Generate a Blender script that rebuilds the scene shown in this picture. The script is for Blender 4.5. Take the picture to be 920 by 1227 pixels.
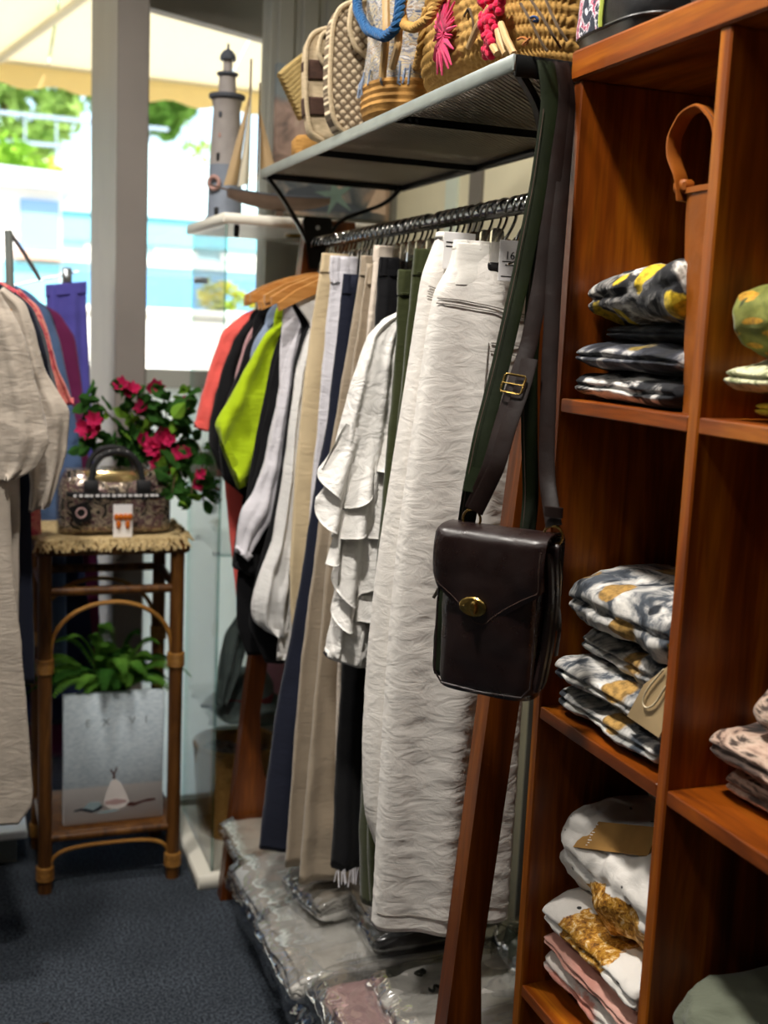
import bpy, math, random
import numpy as np
from mathutils import Vector, Matrix, Euler

for o in list(bpy.data.objects): bpy.data.objects.remove(o)
scene = bpy.context.scene
COL = scene.collection
R = random.Random(7)

# ---------------------------------------------------------------- camera
FPX, CX, CY, CAMH = 1386.0, 460.0, 613.5, 1.36
def _n(v): v = np.array(v, float); return v/np.linalg.norm(v)
_Y = _n([-520, -239.5, FPX]); _D = np.array([-400, 8900, FPX]); _D = _n(_D-_D.dot(_Y)*_Y)
_X = _n(np.cross(_D, _Y)); CM = np.stack([_X, _Y, -_D])
def _ray(p): return CM@np.array([p[0]-CX, p[1]-CY, FPX])
def onX(p, x): d = _ray(p); return d*(x/d[0])+np.array([0, 0, CAMH])
def onY(p, y): d = _ray(p); return d*(y/d[1])+np.array([0, 0, CAMH])
def onZ(p, z): d = _ray(p); return d*((z-CAMH)/d[2])+np.array([0, 0, CAMH])
cam = bpy.data.cameras.new('camera'); camo = bpy.data.objects.new('camera', cam); COL.objects.link(camo)
r_, d_, f_ = CM[:, 0], CM[:, 1], CM[:, 2]
camo.matrix_world = Matrix(((r_[0], -d_[0], -f_[0], 0), (r_[1], -d_[1], -f_[1], 0), (r_[2], -d_[2], -f_[2], CAMH), (0, 0, 0, 1)))
cam.sensor_fit = 'AUTO'; cam.sensor_width = 36; cam.lens = FPX/1227*36; cam.clip_start = .02; cam.clip_end = 200
cam.dof.use_dof = True; cam.dof.focus_distance = 1.55; cam.dof.aperture_fstop = 4.2
scene.camera = camo
scene.cycles.transparent_max_bounces = 40

# ---------------------------------------------------------------- light
w = bpy.data.worlds.new('sky'); scene.world = w; w.use_nodes = True
wn = w.node_tree; wn.nodes.clear()
sk = wn.nodes.new('ShaderNodeTexSky'); sk.sky_type = 'NISHITA'; sk.sun_disc = False
sk.sun_elevation = math.radians(52); sk.sun_rotation = math.radians(200); sk.air_density = 1.2; sk.dust_density = 2.0
bg = wn.nodes.new('ShaderNodeBackground'); bg.inputs['Strength'].default_value = .36
wo = wn.nodes.new('ShaderNodeOutputWorld')
wn.links.new(sk.outputs[0], bg.inputs[0]); wn.links.new(bg.outputs[0], wo.inputs[0])
sun = bpy.data.lights.new('sun', 'SUN'); sun.energy = 9.0; sun.angle = math.radians(.6); sun.color = (1, .95, .86)
suno = bpy.data.objects.new('sun', sun); COL.objects.link(suno)
suno.rotation_euler = Vector((-.28, .55, -.80)).to_track_quat('-Z', 'Y').to_euler()
LAMP_POWER = 16.0
vs = scene.view_settings
vs.view_transform = 'Standard'; vs.look = 'None'; vs.gamma = 1.0; vs.use_curve_mapping = False; vs.exposure = 0.12

# ---------------------------------------------------------------- noise
_rs = np.random.RandomState(3); _perm = np.tile(_rs.permutation(256), 3); _grad = _rs.normal(size=(256, 3)); _grad /= np.linalg.norm(_grad, axis=1)[:, None]
def pn(p):
    p = np.asarray(p, float); i = np.floor(p).astype(int); f = p-i; i = i & 255; u = f*f*f*(f*(f*6-15)+10); out = 0
    for a in (0, 1):
        for b in (0, 1):
            for c in (0, 1):
                h = _perm[_perm[_perm[(i[..., 0]+a) & 255]+((i[..., 1]+b) & 255)]+((i[..., 2]+c) & 255)]
                g = (_grad[h]*(f-np.array([a, b, c]))).sum(-1)
                out = out+g*(u[..., 0] if a else 1-u[..., 0])*(u[..., 1] if b else 1-u[..., 1])*(u[..., 2] if c else 1-u[..., 2])
    return out*1.6

# ---------------------------------------------------------------- materials
def lin(h):
    h = h.lstrip('#'); v = [int(h[i:i+2], 16)/255 for i in (0, 2, 4)]
    return tuple(c/12.92 if c <= .04045 else ((c+.055)/1.055)**2.4 for c in v)+(1,)
class NT:
    def __init__(s, name):
        s.m = bpy.data.materials.new(name); s.m.use_nodes = True; s.t = s.m.node_tree; s.t.nodes.clear()
        s.o = s.n('OutputMaterial'); s.b = s.n('BsdfPrincipled'); s.l(s.b.outputs[0], s.o.inputs[0])
    def n(s, k, **kw):
        x = s.t.nodes.new('ShaderNode'+k)
        for a, v in kw.items(): setattr(x, a, v)
        return x
    def l(s, a, b): s.t.links.new(a, b)
    def v(s, node, key, val): node.inputs[key].default_value = val
    def coords(s, scale=(1, 1, 1), rot=(0, 0, 0), out='Object'):
        tc = s.n('TexCoord'); mp = s.n('Mapping'); s.l(tc.outputs[out], mp.inputs[0])
        s.v(mp, 'Scale', scale); s.v(mp, 'Rotation', rot); return mp.outputs[0]
    def noise(s, co, scale, detail=3, dist=0, rough=.5):
        x = s.n('TexNoise'); s.l(co, x.inputs['Vector']); s.v(x, 'Scale', scale); s.v(x, 'Detail', detail); s.v(x, 'Distortion', dist); s.v(x, 'Roughness', rough); return x.outputs[0]
    def ramp(s, fac, stops, const=False):
        x = s.n('ValToRGB'); s.l(fac, x.inputs[0]); e = x.color_ramp.elements
        if const: x.color_ramp.interpolation = 'CONSTANT'
        while len(e) < len(stops): e.new(.5)
        for el, (p, c) in zip(e, stops): el.position = p; el.color = c if not isinstance(c, str) else lin(c)
        return x.outputs[0]
    def mix(s, fac, a, b, mode='MIX'):
        x = s.n('Mix', data_type='RGBA', blend_type=mode)
        for i, val in ((0, fac), (6, a), (7, b)):
            if hasattr(val, 'is_output'): s.l(val, x.inputs[i])
            else: x.inputs[i].default_value = lin(val) if isinstance(val, str) else val
        return x.outputs[2]
    def col(s, c):
        if hasattr(c, 'is_output'): s.l(c, s.b.inputs['Base Color'])
        else: s.v(s.b, 'Base Color', lin(c) if isinstance(c, str) else c)
    def bump(s, h, strength, dist=.002):
        x = s.n('Bump'); s.l(h, x.inputs['Height']); s.v(x, 'Strength', strength); s.v(x, 'Distance', dist)
        if getattr(s, 'lastb', None): s.l(s.lastb, x.inputs['Normal'])
        s.lastb = x.outputs[0]; s.l(x.outputs[0], s.b.inputs['Normal'])
    def math(s, op, a, b=0.0):
        x = s.n('Math', operation=op)
        for i, val in ((0, a), (1, b)):
            if hasattr(val, 'is_output'): s.l(val, x.inputs[i])
            else: x.inputs[i].default_value = val
        return x.outputs[0]
MATS = {}
def simple(name, col, rough=.5, metal=0, var=.12, vs_=8, bump=0, bs=80, coat=0, spec=.5, stretch=(1, 1, 1), sheen=0, alpha=1, trans=0, ior=1.45):
    t = NT(name); co = t.coords(stretch)
    c = lin(col) if isinstance(col, str) else col
    dk = tuple(x*(1-var) for x in c[:3])+(1,); lt = tuple(min(1, x*(1+var)) for x in c[:3])+(1,)
    t.col(t.ramp(t.noise(co, vs_, 4), [(.3, dk), (.7, lt)]) if var else c)
    t.v(t.b, 'Roughness', rough); t.v(t.b, 'Metallic', metal); t.v(t.b, 'Coat Weight', coat); t.v(t.b, 'Specular IOR Level', spec); t.v(t.b, 'Sheen Weight', sheen)
    t.v(t.b, 'Alpha', alpha); t.v(t.b, 'Transmission Weight', trans); t.v(t.b, 'IOR', ior)
    if bump: t.bump(t.noise(co, bs, 3), bump)
    MATS[name] = t.m; return t.m
def wood(name, dark, mid, light, axis='Z', rough=.32, coat=.15, fine=1.0):
    t = NT(name); st = {'X': (1.2, 14, 14), 'Y': (14, 1.2, 14), 'Z': (14, 14, 1.2)}[axis]
    co = t.coords(tuple(x*fine for x in st)); n1 = t.noise(co, 1.5, 5, .8, .55)
    co2 = t.coords(tuple(x*9*fine for x in st)); n2 = t.noise(co2, 1.2, 2, 0)
    base = t.ramp(n1, [(.28, dark), (.5, mid), (.75, light)])
    t.col(t.mix(.35, base, t.ramp(n2, [(.3, dark), (.65, light)]), 'MULTIPLY') if False else t.mix(t.ramp(n2, [(.35, (.32, .32, .32, 1)), (.6, (0, 0, 0, 1))]), base, dark))
    t.v(t.b, 'Roughness', rough); t.v(t.b, 'Coat Weight', coat); t.v(t.b, 'Coat Roughness', .25); t.v(t.b, 'Specular IOR Level', .28); t.bump(n2, .08, .001)
    MATS[name] = t.m; return t.m
def fabric(name, col, rough=.9, weave=900, slub=0, crink=0, cs=(9, 9, 30), var=.07, sheen=.15, trans=0.0):
    t = NT(name); co = t.coords(); c = lin(col)
    dk = tuple(x*(1-var) for x in c[:3])+(1,); lt = tuple(min(1, x*(1+var)) for x in c[:3])+(1,)
    base = t.ramp(t.noise(co, 14, 4), [(.3, dk), (.7, lt)])
    if slub:
        s1 = t.noise(t.coords((160, 160, 1600)), 1, 2); s2 = t.noise(t.coords((1300, 1300, 90)), 1, 2)
        sm = t.math('ADD', s1, s2); dk2 = tuple(x*(1-slub) for x in c[:3])+(1,)
        base = t.mix(t.ramp(sm, [(.42, (1, 1, 1, 1)), (.56, (0, 0, 0, 1))]), base, dk2)
    t.col(base); t.v(t.b, 'Roughness', rough); t.v(t.b, 'Sheen Weight', sheen); t.v(t.b, 'Specular IOR Level', .2)
    if trans:
        pass
    if crink:
        nn = t.noise(t.coords(cs), 2.2, 5, 1.2, .55); t.bump(nn, crink, .012)
    t.bump(t.noise(co, weave, 2), .25, .0006)
    MATS[name] = t.m; return t.m
def printed(name, stops, scale=9, dist=1.5, spots=None, const=False, rough=.75, stretch=(1, 1, 1), spots2=None, crink=.25, warp=1.0):
    t = NT(name); co = t.coords(stretch)
    wq = t.n('TexNoise'); t.l(co, wq.inputs['Vector']); t.v(wq, 'Scale', scale*.55); t.v(wq, 'Detail', 2); vm = t.n('VectorMath', operation='MULTIPLY_ADD'); t.l(wq.outputs['Color'], vm.inputs[0]); vm.inputs[1].default_value = (.035*warp,)*3; t.l(co, vm.inputs[2])
    base = t.ramp(t.noise(vm.outputs[0], scale, 6, dist, .58), stops, const)
    for i, sp in enumerate([s for s in (spots, spots2) if s]):
        c, sc, thr, sd, metal = sp
        vo = t.n('TexVoronoi'); mp2 = t.n('Mapping'); t.l(vm.outputs[0], mp2.inputs[0]); t.v(mp2, 'Scale', sd); t.v(mp2, 'Rotation', (.4+i, .7, .3*i)); t.l(mp2.outputs[0], vo.inputs['Vector']); t.v(vo, 'Scale', sc)
        d = t.math('ADD', vo.outputs['Distance'], t.math('MULTIPLY', t.math('SUBTRACT', t.noise(co, 26, 4), .5), .55))
        m = t.ramp(d, [(thr, (1, 1, 1, 1)), (min(1, thr+.05), (0, 0, 0, 1))])
        base = t.mix(m, base, t.ramp(t.noise(co, 120, 3), [(.35, tuple(x*.45 for x in lin(c)[:3])+(1,)), (.6, c)]))
        if metal: t.l(t.math('MULTIPLY', m, .15), t.b.inputs['Metallic'])
    t.col(base); t.v(t.b, 'Roughness', rough); t.v(t.b, 'Sheen Weight', .1); t.v(t.b, 'Specular IOR Level', .25)
    t.bump(t.noise(t.coords((12, 12, 22)), 2.5, 4, .8), crink, .008)
    MATS[name] = t.m; return t.m
def glass(name, tint=(1, 1, 1, 1), gloss=.08, rough=.0):
    t = NT(name); t.t.nodes.remove(t.b)
    tr = t.n('BsdfTransparent'); gl = t.n('BsdfGlossy'); mx = t.n('MixShader'); fr = t.n('Fresnel')
    t.v(tr, 'Color', tint); t.v(gl, 'Roughness', rough); t.v(fr, 'IOR', 1.45)
    t.l(t.math('MULTIPLY', fr.outputs[0], gloss*10), mx.inputs[0]); t.l(tr.outputs[0], mx.inputs[1]); t.l(gl.outputs[0], mx.inputs[2]); t.l(mx.outputs[0], t.o.inputs[0])
    MATS[name] = t.m; return t.m
def translucent(name, col, mixf=.5, var=None):
    t = NT(name); t.t.nodes.remove(t.b)
    d = t.n('BsdfDiffuse'); tl = t.n('BsdfTranslucent'); mx = t.n('MixShader'); t.v(mx, 0, mixf)
    c = lin(col)
    if var:
        base = t.ramp(t.noise(t.coords(), var[0], 3), [(.35, c), (.65, lin(var[1]))]); t.l(base, d.inputs[0]); t.l(base, tl.inputs[0])
    else: t.v(d, 'Color', c); t.v(tl, 'Color', c)
    t.l(d.outputs[0], mx.inputs[1]); t.l(tl.outputs[0], mx.inputs[2]); t.l(mx.outputs[0], t.o.inputs[0])
    MATS[name] = t.m; return t.m
def plastic(name, col, rough=.18, crink=.6):
    t = NT(name); co = t.coords(); c = lin(col)
    nn = t.noise(t.coords((16, 16, 24)), 2.2, 4, 1.4, .5)
    t.col(t.ramp(t.noise(co, 22, 4), [(.3, tuple(x*.78 for x in c[:3])+(1,)), (.7, c)]))
    t.v(t.b, 'Roughness', .7); t.v(t.b, 'Coat Weight', 1.0); t.v(t.b, 'Coat Roughness', rough*.6)
    t.bump(nn, crink, .012); MATS[name] = t.m; return t.m

# ---------------------------------------------------------------- mesh building
class MB:
    def __init__(s): s.v = []; s.f = []
    def add(s, v, f):
        k = len(s.v); s.v += [tuple(map(float, p)) for p in v]; s.f += [tuple(i+k for i in q) for q in f]; return s
    def box(s, a, b, bev=0):
        (x0, y0, z0), (x1, y1, z1) = a, b
        if bev <= 0:
            v = [(x, y, z) for z in (z0, z1) for y in (y0, y1) for x in (x0, x1)]
            return s.add(v, [(0, 2, 3, 1), (4, 5, 7, 6), (0, 1, 5, 4), (2, 6, 7, 3), (0, 4, 6, 2), (1, 3, 7, 5)])
        bev = min(bev, (x1-x0)*.49, (y1-y0)*.49, (z1-z0)*.49)
        def ring(z, i): return [(x0+i+bev-0*i, y0+i, z), (x1-i-bev, y0+i, z), (x1-i, y0+i+bev, z), (x1-i, y1-i-bev, z), (x1-i-bev, y1-i, z), (x0+i+bev, y1-i, z), (x0+i, y1-i-bev, z), (x0+i, y0+i+bev, z)]
        rs = [ring(z0, bev*.7), ring(z0+bev, 0), ring(z1-bev, 0), ring(z1, bev*.7)]
        return s.loftrings(rs, True)
    def loftrings(s, rings, cap=True, closed=True):
        n = len(rings[0]); v = [p for r in rings for p in r]; f = []
        for i in range(len(rings)-1):
            for j in range(n if closed else n-1):
                k = (j+1) % n; f.append((i*n+j, i*n+k, (i+1)*n+k, (i+1)*n+j))
        if cap: f.append(tuple(range(n-1, -1, -1))); f.append(tuple((len(rings)-1)*n+j for j in range(n)))
        return s.add(v, f)
    def tube(s, path, r, n=10, cap=True, flat=None):
        P = np.array(path, float); m = len(P); rr = r if hasattr(r, '__len__') else [r]*m
        T = np.gradient(P, axis=0) if m > 2 else np.array([P[1]-P[0]]*2)
        T /= np.linalg.norm(T, axis=1)[:, None]+1e-12
        up = np.array([0, 0, 1.]) if abs(T[0][2]) < .9 else np.array([1., 0, 0]); rings = []
        N = np.cross(T[0], up); N /= np.linalg.norm(N)
        for i in range(m):
            N = N-T[i]*N.dot(T[i]); N /= np.linalg.norm(N)+1e-12; B = np.cross(T[i], N)
            rings.append([P[i]+rr[i]*(math.cos(a)*N+math.sin(a)*B) for a in [2*math.pi*k/n for k in range(n)]])
        return s.loftrings(rings, cap)
    def ribbon(s, path, side, w, t):
        """flat strap: path points, side = width direction per point (or one), half width w, half thickness t"""
        P = np.array(path, float); m = len(P); S = np.array(side, float)
        if S.ndim == 1: S = np.tile(S, (m, 1))
        T = np.gradient(P, axis=0); rings = []
        for i in range(m):
            t_ = T[i]/(np.linalg.norm(T[i])+1e-12); q = S[i]-t_*S[i].dot(t_); q /= np.linalg.norm(q)+1e-12; nn = np.cross(t_, q)
            e = .75
            rings.append([P[i]-q*w-nn*t*.3, P[i]-q*w*e-nn*t, P[i]+q*w*e-nn*t, P[i]+q*w-nn*t*.3, P[i]+q*w+nn*t*.3, P[i]+q*w*e+nn*t, P[i]-q*w*e+nn*t, P[i]-q*w+nn*t*.3])
        return s.loftrings(rings, True)
    def lathe(s, prof, c, n=28, cap=True):
        return s.loftrings([[(c[0]+r*math.cos(2*math.pi*k/n), c[1]+r*math.sin(2*math.pi*k/n), c[2]+z) for k in range(n)] for r, z in prof], cap)
    def prism(s, poly, O, U, V, W):
        """polygon (u,v) in plane O+uU+vV extruded by W"""
        O, U, V, W = [np.array(q, float) for q in (O, U, V, W)]; n = len(poly)
        a = [O+u*U+v*V for u, v in poly]; b = [p+W for p in a]
        f = [tuple(range(n)), tuple(range(2*n-1, n-1, -1))]+[(i, n+i, n+(i+1) % n, (i+1) % n) for i in range(n)]
        return s.add(a+b, f)
    def grid(s, P, closed_u=False):
        """P array (rows, cols, 3)"""
        r, c = P.shape[:2]; f = []
        for i in range(r-1):
            for j in range(c if closed_u else c-1):
                k = (j+1) % c; f.append((i*c+j, i*c+k, (i+1)*c+k, (i+1)*c+j))
        return s.add(P.reshape(-1, 3), f)
    def sphere(s, c, r, n=12, m=8):
        r = r if hasattr(r, '__len__') else (r, r, r)
        return s.loftrings([[(c[0]+r[0]*math.sin(t)*math.cos(2*math.pi*k/n), c[1]+r[1]*math.sin(t)*math.sin(2*math.pi*k/n), c[2]-r[2]*math.cos(t)) for k in range(n)] for t in [.03+(math.pi-.06)*i/m for i in range(m+1)]], True)
    def torus(s, c, Rr, r, ax1, ax2, n=24, a0=0, a1=2*math.pi):
        c, a, b = [np.array(q, float) for q in (c, ax1, ax2)]; full = abs(a1-a0-2*math.pi) < 1e-6
        P = [c+Rr*(math.cos(t)*a+math.sin(t)*b) for t in np.linspace(a0, a1, n+1)]
        if full: P = P+[P[1]]
        return s.tube(P, r, 8, not full)

LOC = {}
def link_mesh(name, mb, mat, off=(0, 0, 0), smooth=True, flat_angle=40):
    v, f = (mb.v, mb.f) if isinstance(mb, MB) else mb
    V = np.array(v, float)-np.array(off)
    me = bpy.data.meshes.new(name); me.from_pydata(V.tolist(), [], f); me.materials.append(MATS[mat] if isinstance(mat, str) else mat)
    if smooth:
        me.shade_smooth()
        if flat_angle: me.set_sharp_from_angle(angle=math.radians(flat_angle))
    me.update()
    o = bpy.data.objects.new(name, me); COL.objects.link(o); return o
def tag(o, label=None, cat=None, group=None, kind=None):
    if label: o['label'] = label
    if cat: o['category'] = cat
    if group: o['group'] = group
    if kind: o['kind'] = kind
    return o
def thing(name, label, cat, loc, group=None):
    o = bpy.data.objects.new(name, None); o.empty_display_size = .05; COL.objects.link(o); o.location = [float(q) for q in loc]
    LOC[o.name] = np.array(loc, float); return tag(o, label, cat, group)
def part(root, name, mb, mat, label=None, kind=None, smooth=True, fa=40, local=False):
    """mesh in world coordinates (or local ones) made a child of root; root may itself be a part"""
    off = LOC.get(root.name, np.zeros(3))
    o = link_mesh(name, mb, mat, (0, 0, 0) if local else off, smooth, fa); o.parent = root; LOC[o.name] = off
    return tag(o, label, None, None, kind)
def single(name, mb, mat, label, cat, group=None, loc=None, smooth=True, fa=40):
    V = np.array(mb.v)
    if loc is None: loc = (V[:, 0].mean(), V[:, 1].mean(), V[:, 2].min())
    o = link_mesh(name, mb, mat, loc, smooth, fa); o.location = [float(q) for q in loc]; LOC[o.name] = np.array(loc, float); return tag(o, label, cat, group)
def struct(name, mb, mat, smooth=False, label=None):
    o = link_mesh(name, mb, mat, (0, 0, 0), smooth); return tag(o, label, None, None, 'structure')
def dup(root, loc, label=None, group=None, rz=None):
    r = root.copy(); COL.objects.link(r); r.location = [float(q) for q in loc]; LOC[r.name] = np.array(loc, float)
    if rz is not None: r.rotation_euler = (0, 0, rz)
    if label: r['label'] = label
    if group: r['group'] = group
    for ch in list(root.children):
        c = ch.copy(); COL.objects.link(c); c.parent = r
        for g in list(ch.children):
            d = g.copy(); COL.objects.link(d); d.parent = c
    return r
def resample(P, n):
    P = np.array(P, float); d = np.r_[0, np.cumsum(np.linalg.norm(np.diff(P, axis=0), axis=1))]; d /= d[-1]
    t = np.linspace(0, 1, n); Q = np.stack([np.interp(t, d, P[:, k]) for k in range(P.shape[1])], 1)
    w = max(1, n//(len(P)*5))
    if w > 0 and len(P) > 2:
        for _ in range(3):
            Q2 = np.pad(Q, ((w, w), (0, 0)), mode='reflect', reflect_type='odd'); Q = np.stack([np.convolve(Q2[:, k], np.ones(2*w+1)/(2*w+1), 'valid') for k in range(Q.shape[1])], 1)
    return Q
def smoothpath(P, n=40): return resample(P, n)
def resample_idx(P, n):
    P = np.array(P, float); t = np.linspace(0, len(P)-1, n); Q = np.stack([np.interp(t, np.arange(len(P)), P[:, k]) for k in range(P.shape[1])], 1)
    w = max(1, n//(len(P)*4))
    for _ in range(2):
        Q2 = np.pad(Q, ((w, w), (0, 0)), mode='reflect', reflect_type='odd'); Q = np.stack([np.convolve(Q2[:, k], np.ones(2*w+1)/(2*w+1), 'valid') for k in range(Q.shape[1])], 1)
    return Q
def px2(L, Y): return [(lambda q: (q[0], q[2]))(onY(p, Y)) for p in L]
def cloth(L, Rr, Y, ht, rows=60, ring=48, folds=3, amp=(.002, .01), wr=(.003, 8, 14), seed=0, slim=.55, caps=True, ytilt=0.0, sharp=1.0, hem=0, wramp=(1, 1)):
    """hanging fabric: flattened tube between two (x,z) outlines in the plane Y, ht = half thickness (top, bottom), with folds and wrinkles"""
    L = resample_idx(L, rows); Q = resample_idx(Rr, rows); t = np.linspace(0, 1, rows)
    h = np.interp(t, np.linspace(0, 1, len(ht)), ht) if hasattr(ht, '__len__') else np.full(rows, ht)
    a = np.linspace(0, 2*math.pi, ring, endpoint=False); u = np.sign(np.cos(a))*np.abs(np.cos(a))**.85; v = np.sign(np.sin(a))*np.abs(np.sin(a))**slim
    C = (L+Q)/2; D = (Q-L)/2
    x = C[:, 0, None]+D[:, 0, None]*u; z = C[:, 1, None]+D[:, 1, None]*u
    A = np.interp(t, [0, 1], amp)[:, None]; ph = seed*1.7+1.3*pn(np.stack([t*2.2+seed, t*0+.3, t*0+seed*.37], -1))[:, None]
    s1 = np.sin(math.pi*folds*u[None, :]+ph); s1 = np.sign(s1)*np.abs(s1)**sharp
    rip = A*(s1+.45*np.sin(math.pi*folds*1.9*u[None, :]+2*ph+1))
    y = Y+h[:, None]*v[None, :]+rip+ytilt*(t[:, None])
    side = np.where(v >= 0, 7.3, 0)[None, :]+0*x
    W = wr[0]*(pn(np.stack([x*wr[1]+seed*3.1, side, z*wr[2]+seed], -1))+.5*pn(np.stack([x*wr[1]*2.3+seed, side+2, z*wr[2]*2.2], -1)))
    W = W*np.interp(t, np.linspace(0, 1, len(wramp)), wramp)[:, None]
    y = y+W*np.sign(v+1e-9)[None, :]*np.minimum(1, np.abs(v))[None, :]; x = x+W*.5*np.abs(u)[None, :]
    if hem: z[-max(2, rows//12):] += hem*(pn(np.stack([x[-1]*30, 0*x[-1], 0*x[-1]+seed], -1)))[None, :]
    P = np.stack([x, y, z], -1); mb = MB(); mb.grid(P, True)
    if caps:
        n = ring; k = (rows-1)*n
        mb.f.append(tuple(range(n-1, -1, -1)))
        inner = [(px, py, pz+.012) for px, py, pz in (P[-1]*np.array([1, 1, 1])).tolist()]
        c = P[-1].mean(0); inner = [(c[0]+(q[0]-c[0])*.96, c[1]+(q[1]-c[1])*.8, q[2]) for q in inner]
        b = len(mb.v); mb.v += inner
        mb.f += [(k+j, k+(j+1) % n, b+(j+1) % n, b+j) for j in range(n)]; mb.f.append(tuple(b+j for j in range(n)))
    return mb
def textmesh(body, size, O, U, V, lift, align='CENTER', extr=.0002):
    cu = bpy.data.curves.new('t', 'FONT'); cu.body = body; cu.size = size; cu.align_x = align; cu.align_y = 'CENTER'; cu.extrude = extr; cu.resolution_u = 3
    o = bpy.data.objects.new('t', cu); COL.objects.link(o); dg = bpy.context.evaluated_depsgraph_get()
    me = bpy.data.meshes.new_from_object(o.evaluated_get(dg)); O, U, V = [np.array(q, float) for q in (O, U, V)]; N = np.cross(U, V)
    v = [O+p.co.x*U+p.co.y*V+N*(lift+p.co.z) for p in me.vertices]; f = [tuple(p.vertices) for p in me.polygons]
    bpy.data.objects.remove(o); bpy.data.curves.remove(cu); bpy.data.meshes.remove(me)
    m = MB(); m.add(v, f); return m
# ================================================================ materials
wood('unit_wood_z', '#451a02', '#864006', '#bf7212', 'Z', rough=.42, coat=.06); wood('unit_wood_y', '#451a02', '#864006', '#bf7212', 'Y', rough=.42, coat=.06); wood('unit_wood_x', '#4c2006', '#763b0c', '#985717', 'X')
wood('rack_wood', '#2e1202', '#592a05', '#84470f', 'Z', rough=.4); wood('rack_wood_y', '#2e1202', '#592a05', '#84470f', 'Y', rough=.4)
wood('cane', '#6b4418', '#94662c', '#b0823f', 'X', rough=.5, coat=.05, fine=2); wood('rattan', '#351c08', '#5c3813', '#7d5222', 'Z', rough=.5, coat=.05, fine=2); wood('hanger_wood', '#a86a2e', '#c98f4e', '#dba768', 'X', rough=.4, fine=2)
simple('black_metal', '#141414', .38, .6, .1); simple('grey_metal', '#8f9692', .42, .35, .12, 20); simple('chrome', '#d6d4cf', .12, 1, 0); simple('steel', '#9aa0a4', .3, .9, .05)
simple('mesh_metal', '#8d857a', .45, .5, .1); simple('brass', '#a98c4e', .24, 1, .1, 40); simple('black_plastic', '#0c0c0d', .4, 0, .1); simple('white_plastic', '#dfdedb', .35, 0, .03)
simple('rail_dark', '#57585a', .22, .95, .1, 30)
t = NT('carpet'); co = t.coords(); t.col(t.mix(t.ramp(t.noise(co, 190, 2), [(.40, (0, 0, 0, 1)), (.60, (1, 1, 1, 1))]), '#22262d', t.ramp(t.noise(co, 5, 4), [(.3, '#444a51'), (.7, '#555c65')]))); t.v(t.b, 'Roughness', 1); t.v(t.b, 'Specular IOR Level', .1); t.bump(t.noise(co, 420, 3), .9, .004); MATS['carpet'] = t.m
simple('cream_wall', '#ddd5b4', .75, 0, .04, 3); simple('grey_wall', '#9c9c93', .7, 0, .05, 4); simple('white_wall', '#dfe1de', .7, 0, .03, 4); simple('post_paint', '#87807a', .55, 0, .06, 6, bump=.05)
simple('ceiling_paint', '#8d8a86', .9, 0, .02); simple('shop_wall', '#6f6a63', .85, 0, .04); simple('strip_grey', '#6f6a60', .6, 0, .05); simple('panel_green', '#cfd8c6', .6, 0, .03)
glass('window_glass', gloss=.06); glass('cabinet_glass', (.988, .996, .993, 1), gloss=.06); glass('glass_edge', (.80, .90, .88, 1), gloss=.06)
translucent('frosted_panel', '#f2f6f4', .75)
simple('white_board', '#e9e4d6', .5, 0, .03)
t = NT('lamp_glow'); t.t.nodes.remove(t.b); e = t.n('Emission'); t.v(e, 'Color', (1, .9, .74, 1)); t.v(e, 'Strength', 6); t.l(e.outputs[0], t.o.inputs[0]); MATS['lamp_glow'] = t.m

# ================================================================ room shell
XR, YF, YL, XL, YB, ZC = 1.15, 3.05, 3.63, -2.6, -2.2, 2.75
struct('floor', MB().box((XL-.1, YB-.1, -.08), (XR+.1, YL+.12, 0)), 'carpet')
struct('ceiling', MB().box((XL-.1, YB-.1, ZC), (XR+.1, YL+.12, ZC+.1)), 'ceiling_paint')
wr_ = struct('wall_right', MB().box((XR, YB-.1, 0), (XR+.1, YF+.1, ZC)), 'cream_wall')
part(wr_, 'batten', MB().box((XR-.006, 2.63, 0), (XR, 2.70, ZC)), 'panel_green', smooth=False)
for y0, y1 in ((2.49, 2.555), (2.055, 2.10)): part(wr_, 'batten', MB().box((XR-.008, y0, 0), (XR, y1, ZC)), 'strip_grey', smooth=False)
struct('wall_left', MB().box((XL-.1, YB-.1, 0), (XL, YL+.1, ZC)), 'shop_wall')
struct('wall_back', MB().box((XL, YB-.1, 0), (XR, YB, ZC)), 'shop_wall')
# front of the shop: post, recessed left window, right window beside the corner pier
struct('post_front', MB().box((.396, YF, 0), (.475, YL, ZC), .004), 'post_paint', label='grey painted post between the two shop windows')
struct('wall_far', MB().box((.785, YF, 0), (XR+.1, YF+.1, ZC)).box((.475, YF, 2.30), (.785, YF+.1, ZC)), 'grey_wall')
for k, x in enumerate((.80, .865, .93, .995, 1.06)): struct('trim_%d' % (k+1), MB().box((x, YF-.010, 1.98), (x+.045, YF, ZC), .004), 'grey_wall')
# right window: pane, sill, frosted panel below it
win = struct('window_1', MB().box((.475, YF+.03, 1.24), (.785, YF+.035, 2.30)), 'window_glass')
part(win, 'window_sill', MB().box((.475, YF-.01, 1.19), (.785, YF+.08, 1.235)), 'grey_wall', smooth=False)
part(win, 'rail', MB().box((.475, YF-.01, .955), (.785, YF+.06, 1.02)), 'grey_wall', smooth=False)
part(win, 'upper_panel', MB().box((.475, YF+.02, 1.02), (.785, YF+.028, 1.19)), 'frosted_panel', smooth=False)
part(win, 'frosted_panel', MB().box((.475, YF+.02, 0.05), (.785, YF+.028, .955)), 'frosted_panel', smooth=False)
part(win, 'bottom_rail', MB().box((.475, YF-.01, 0), (.785, YF+.06, .05)), 'grey_wall', smooth=False)
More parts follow.
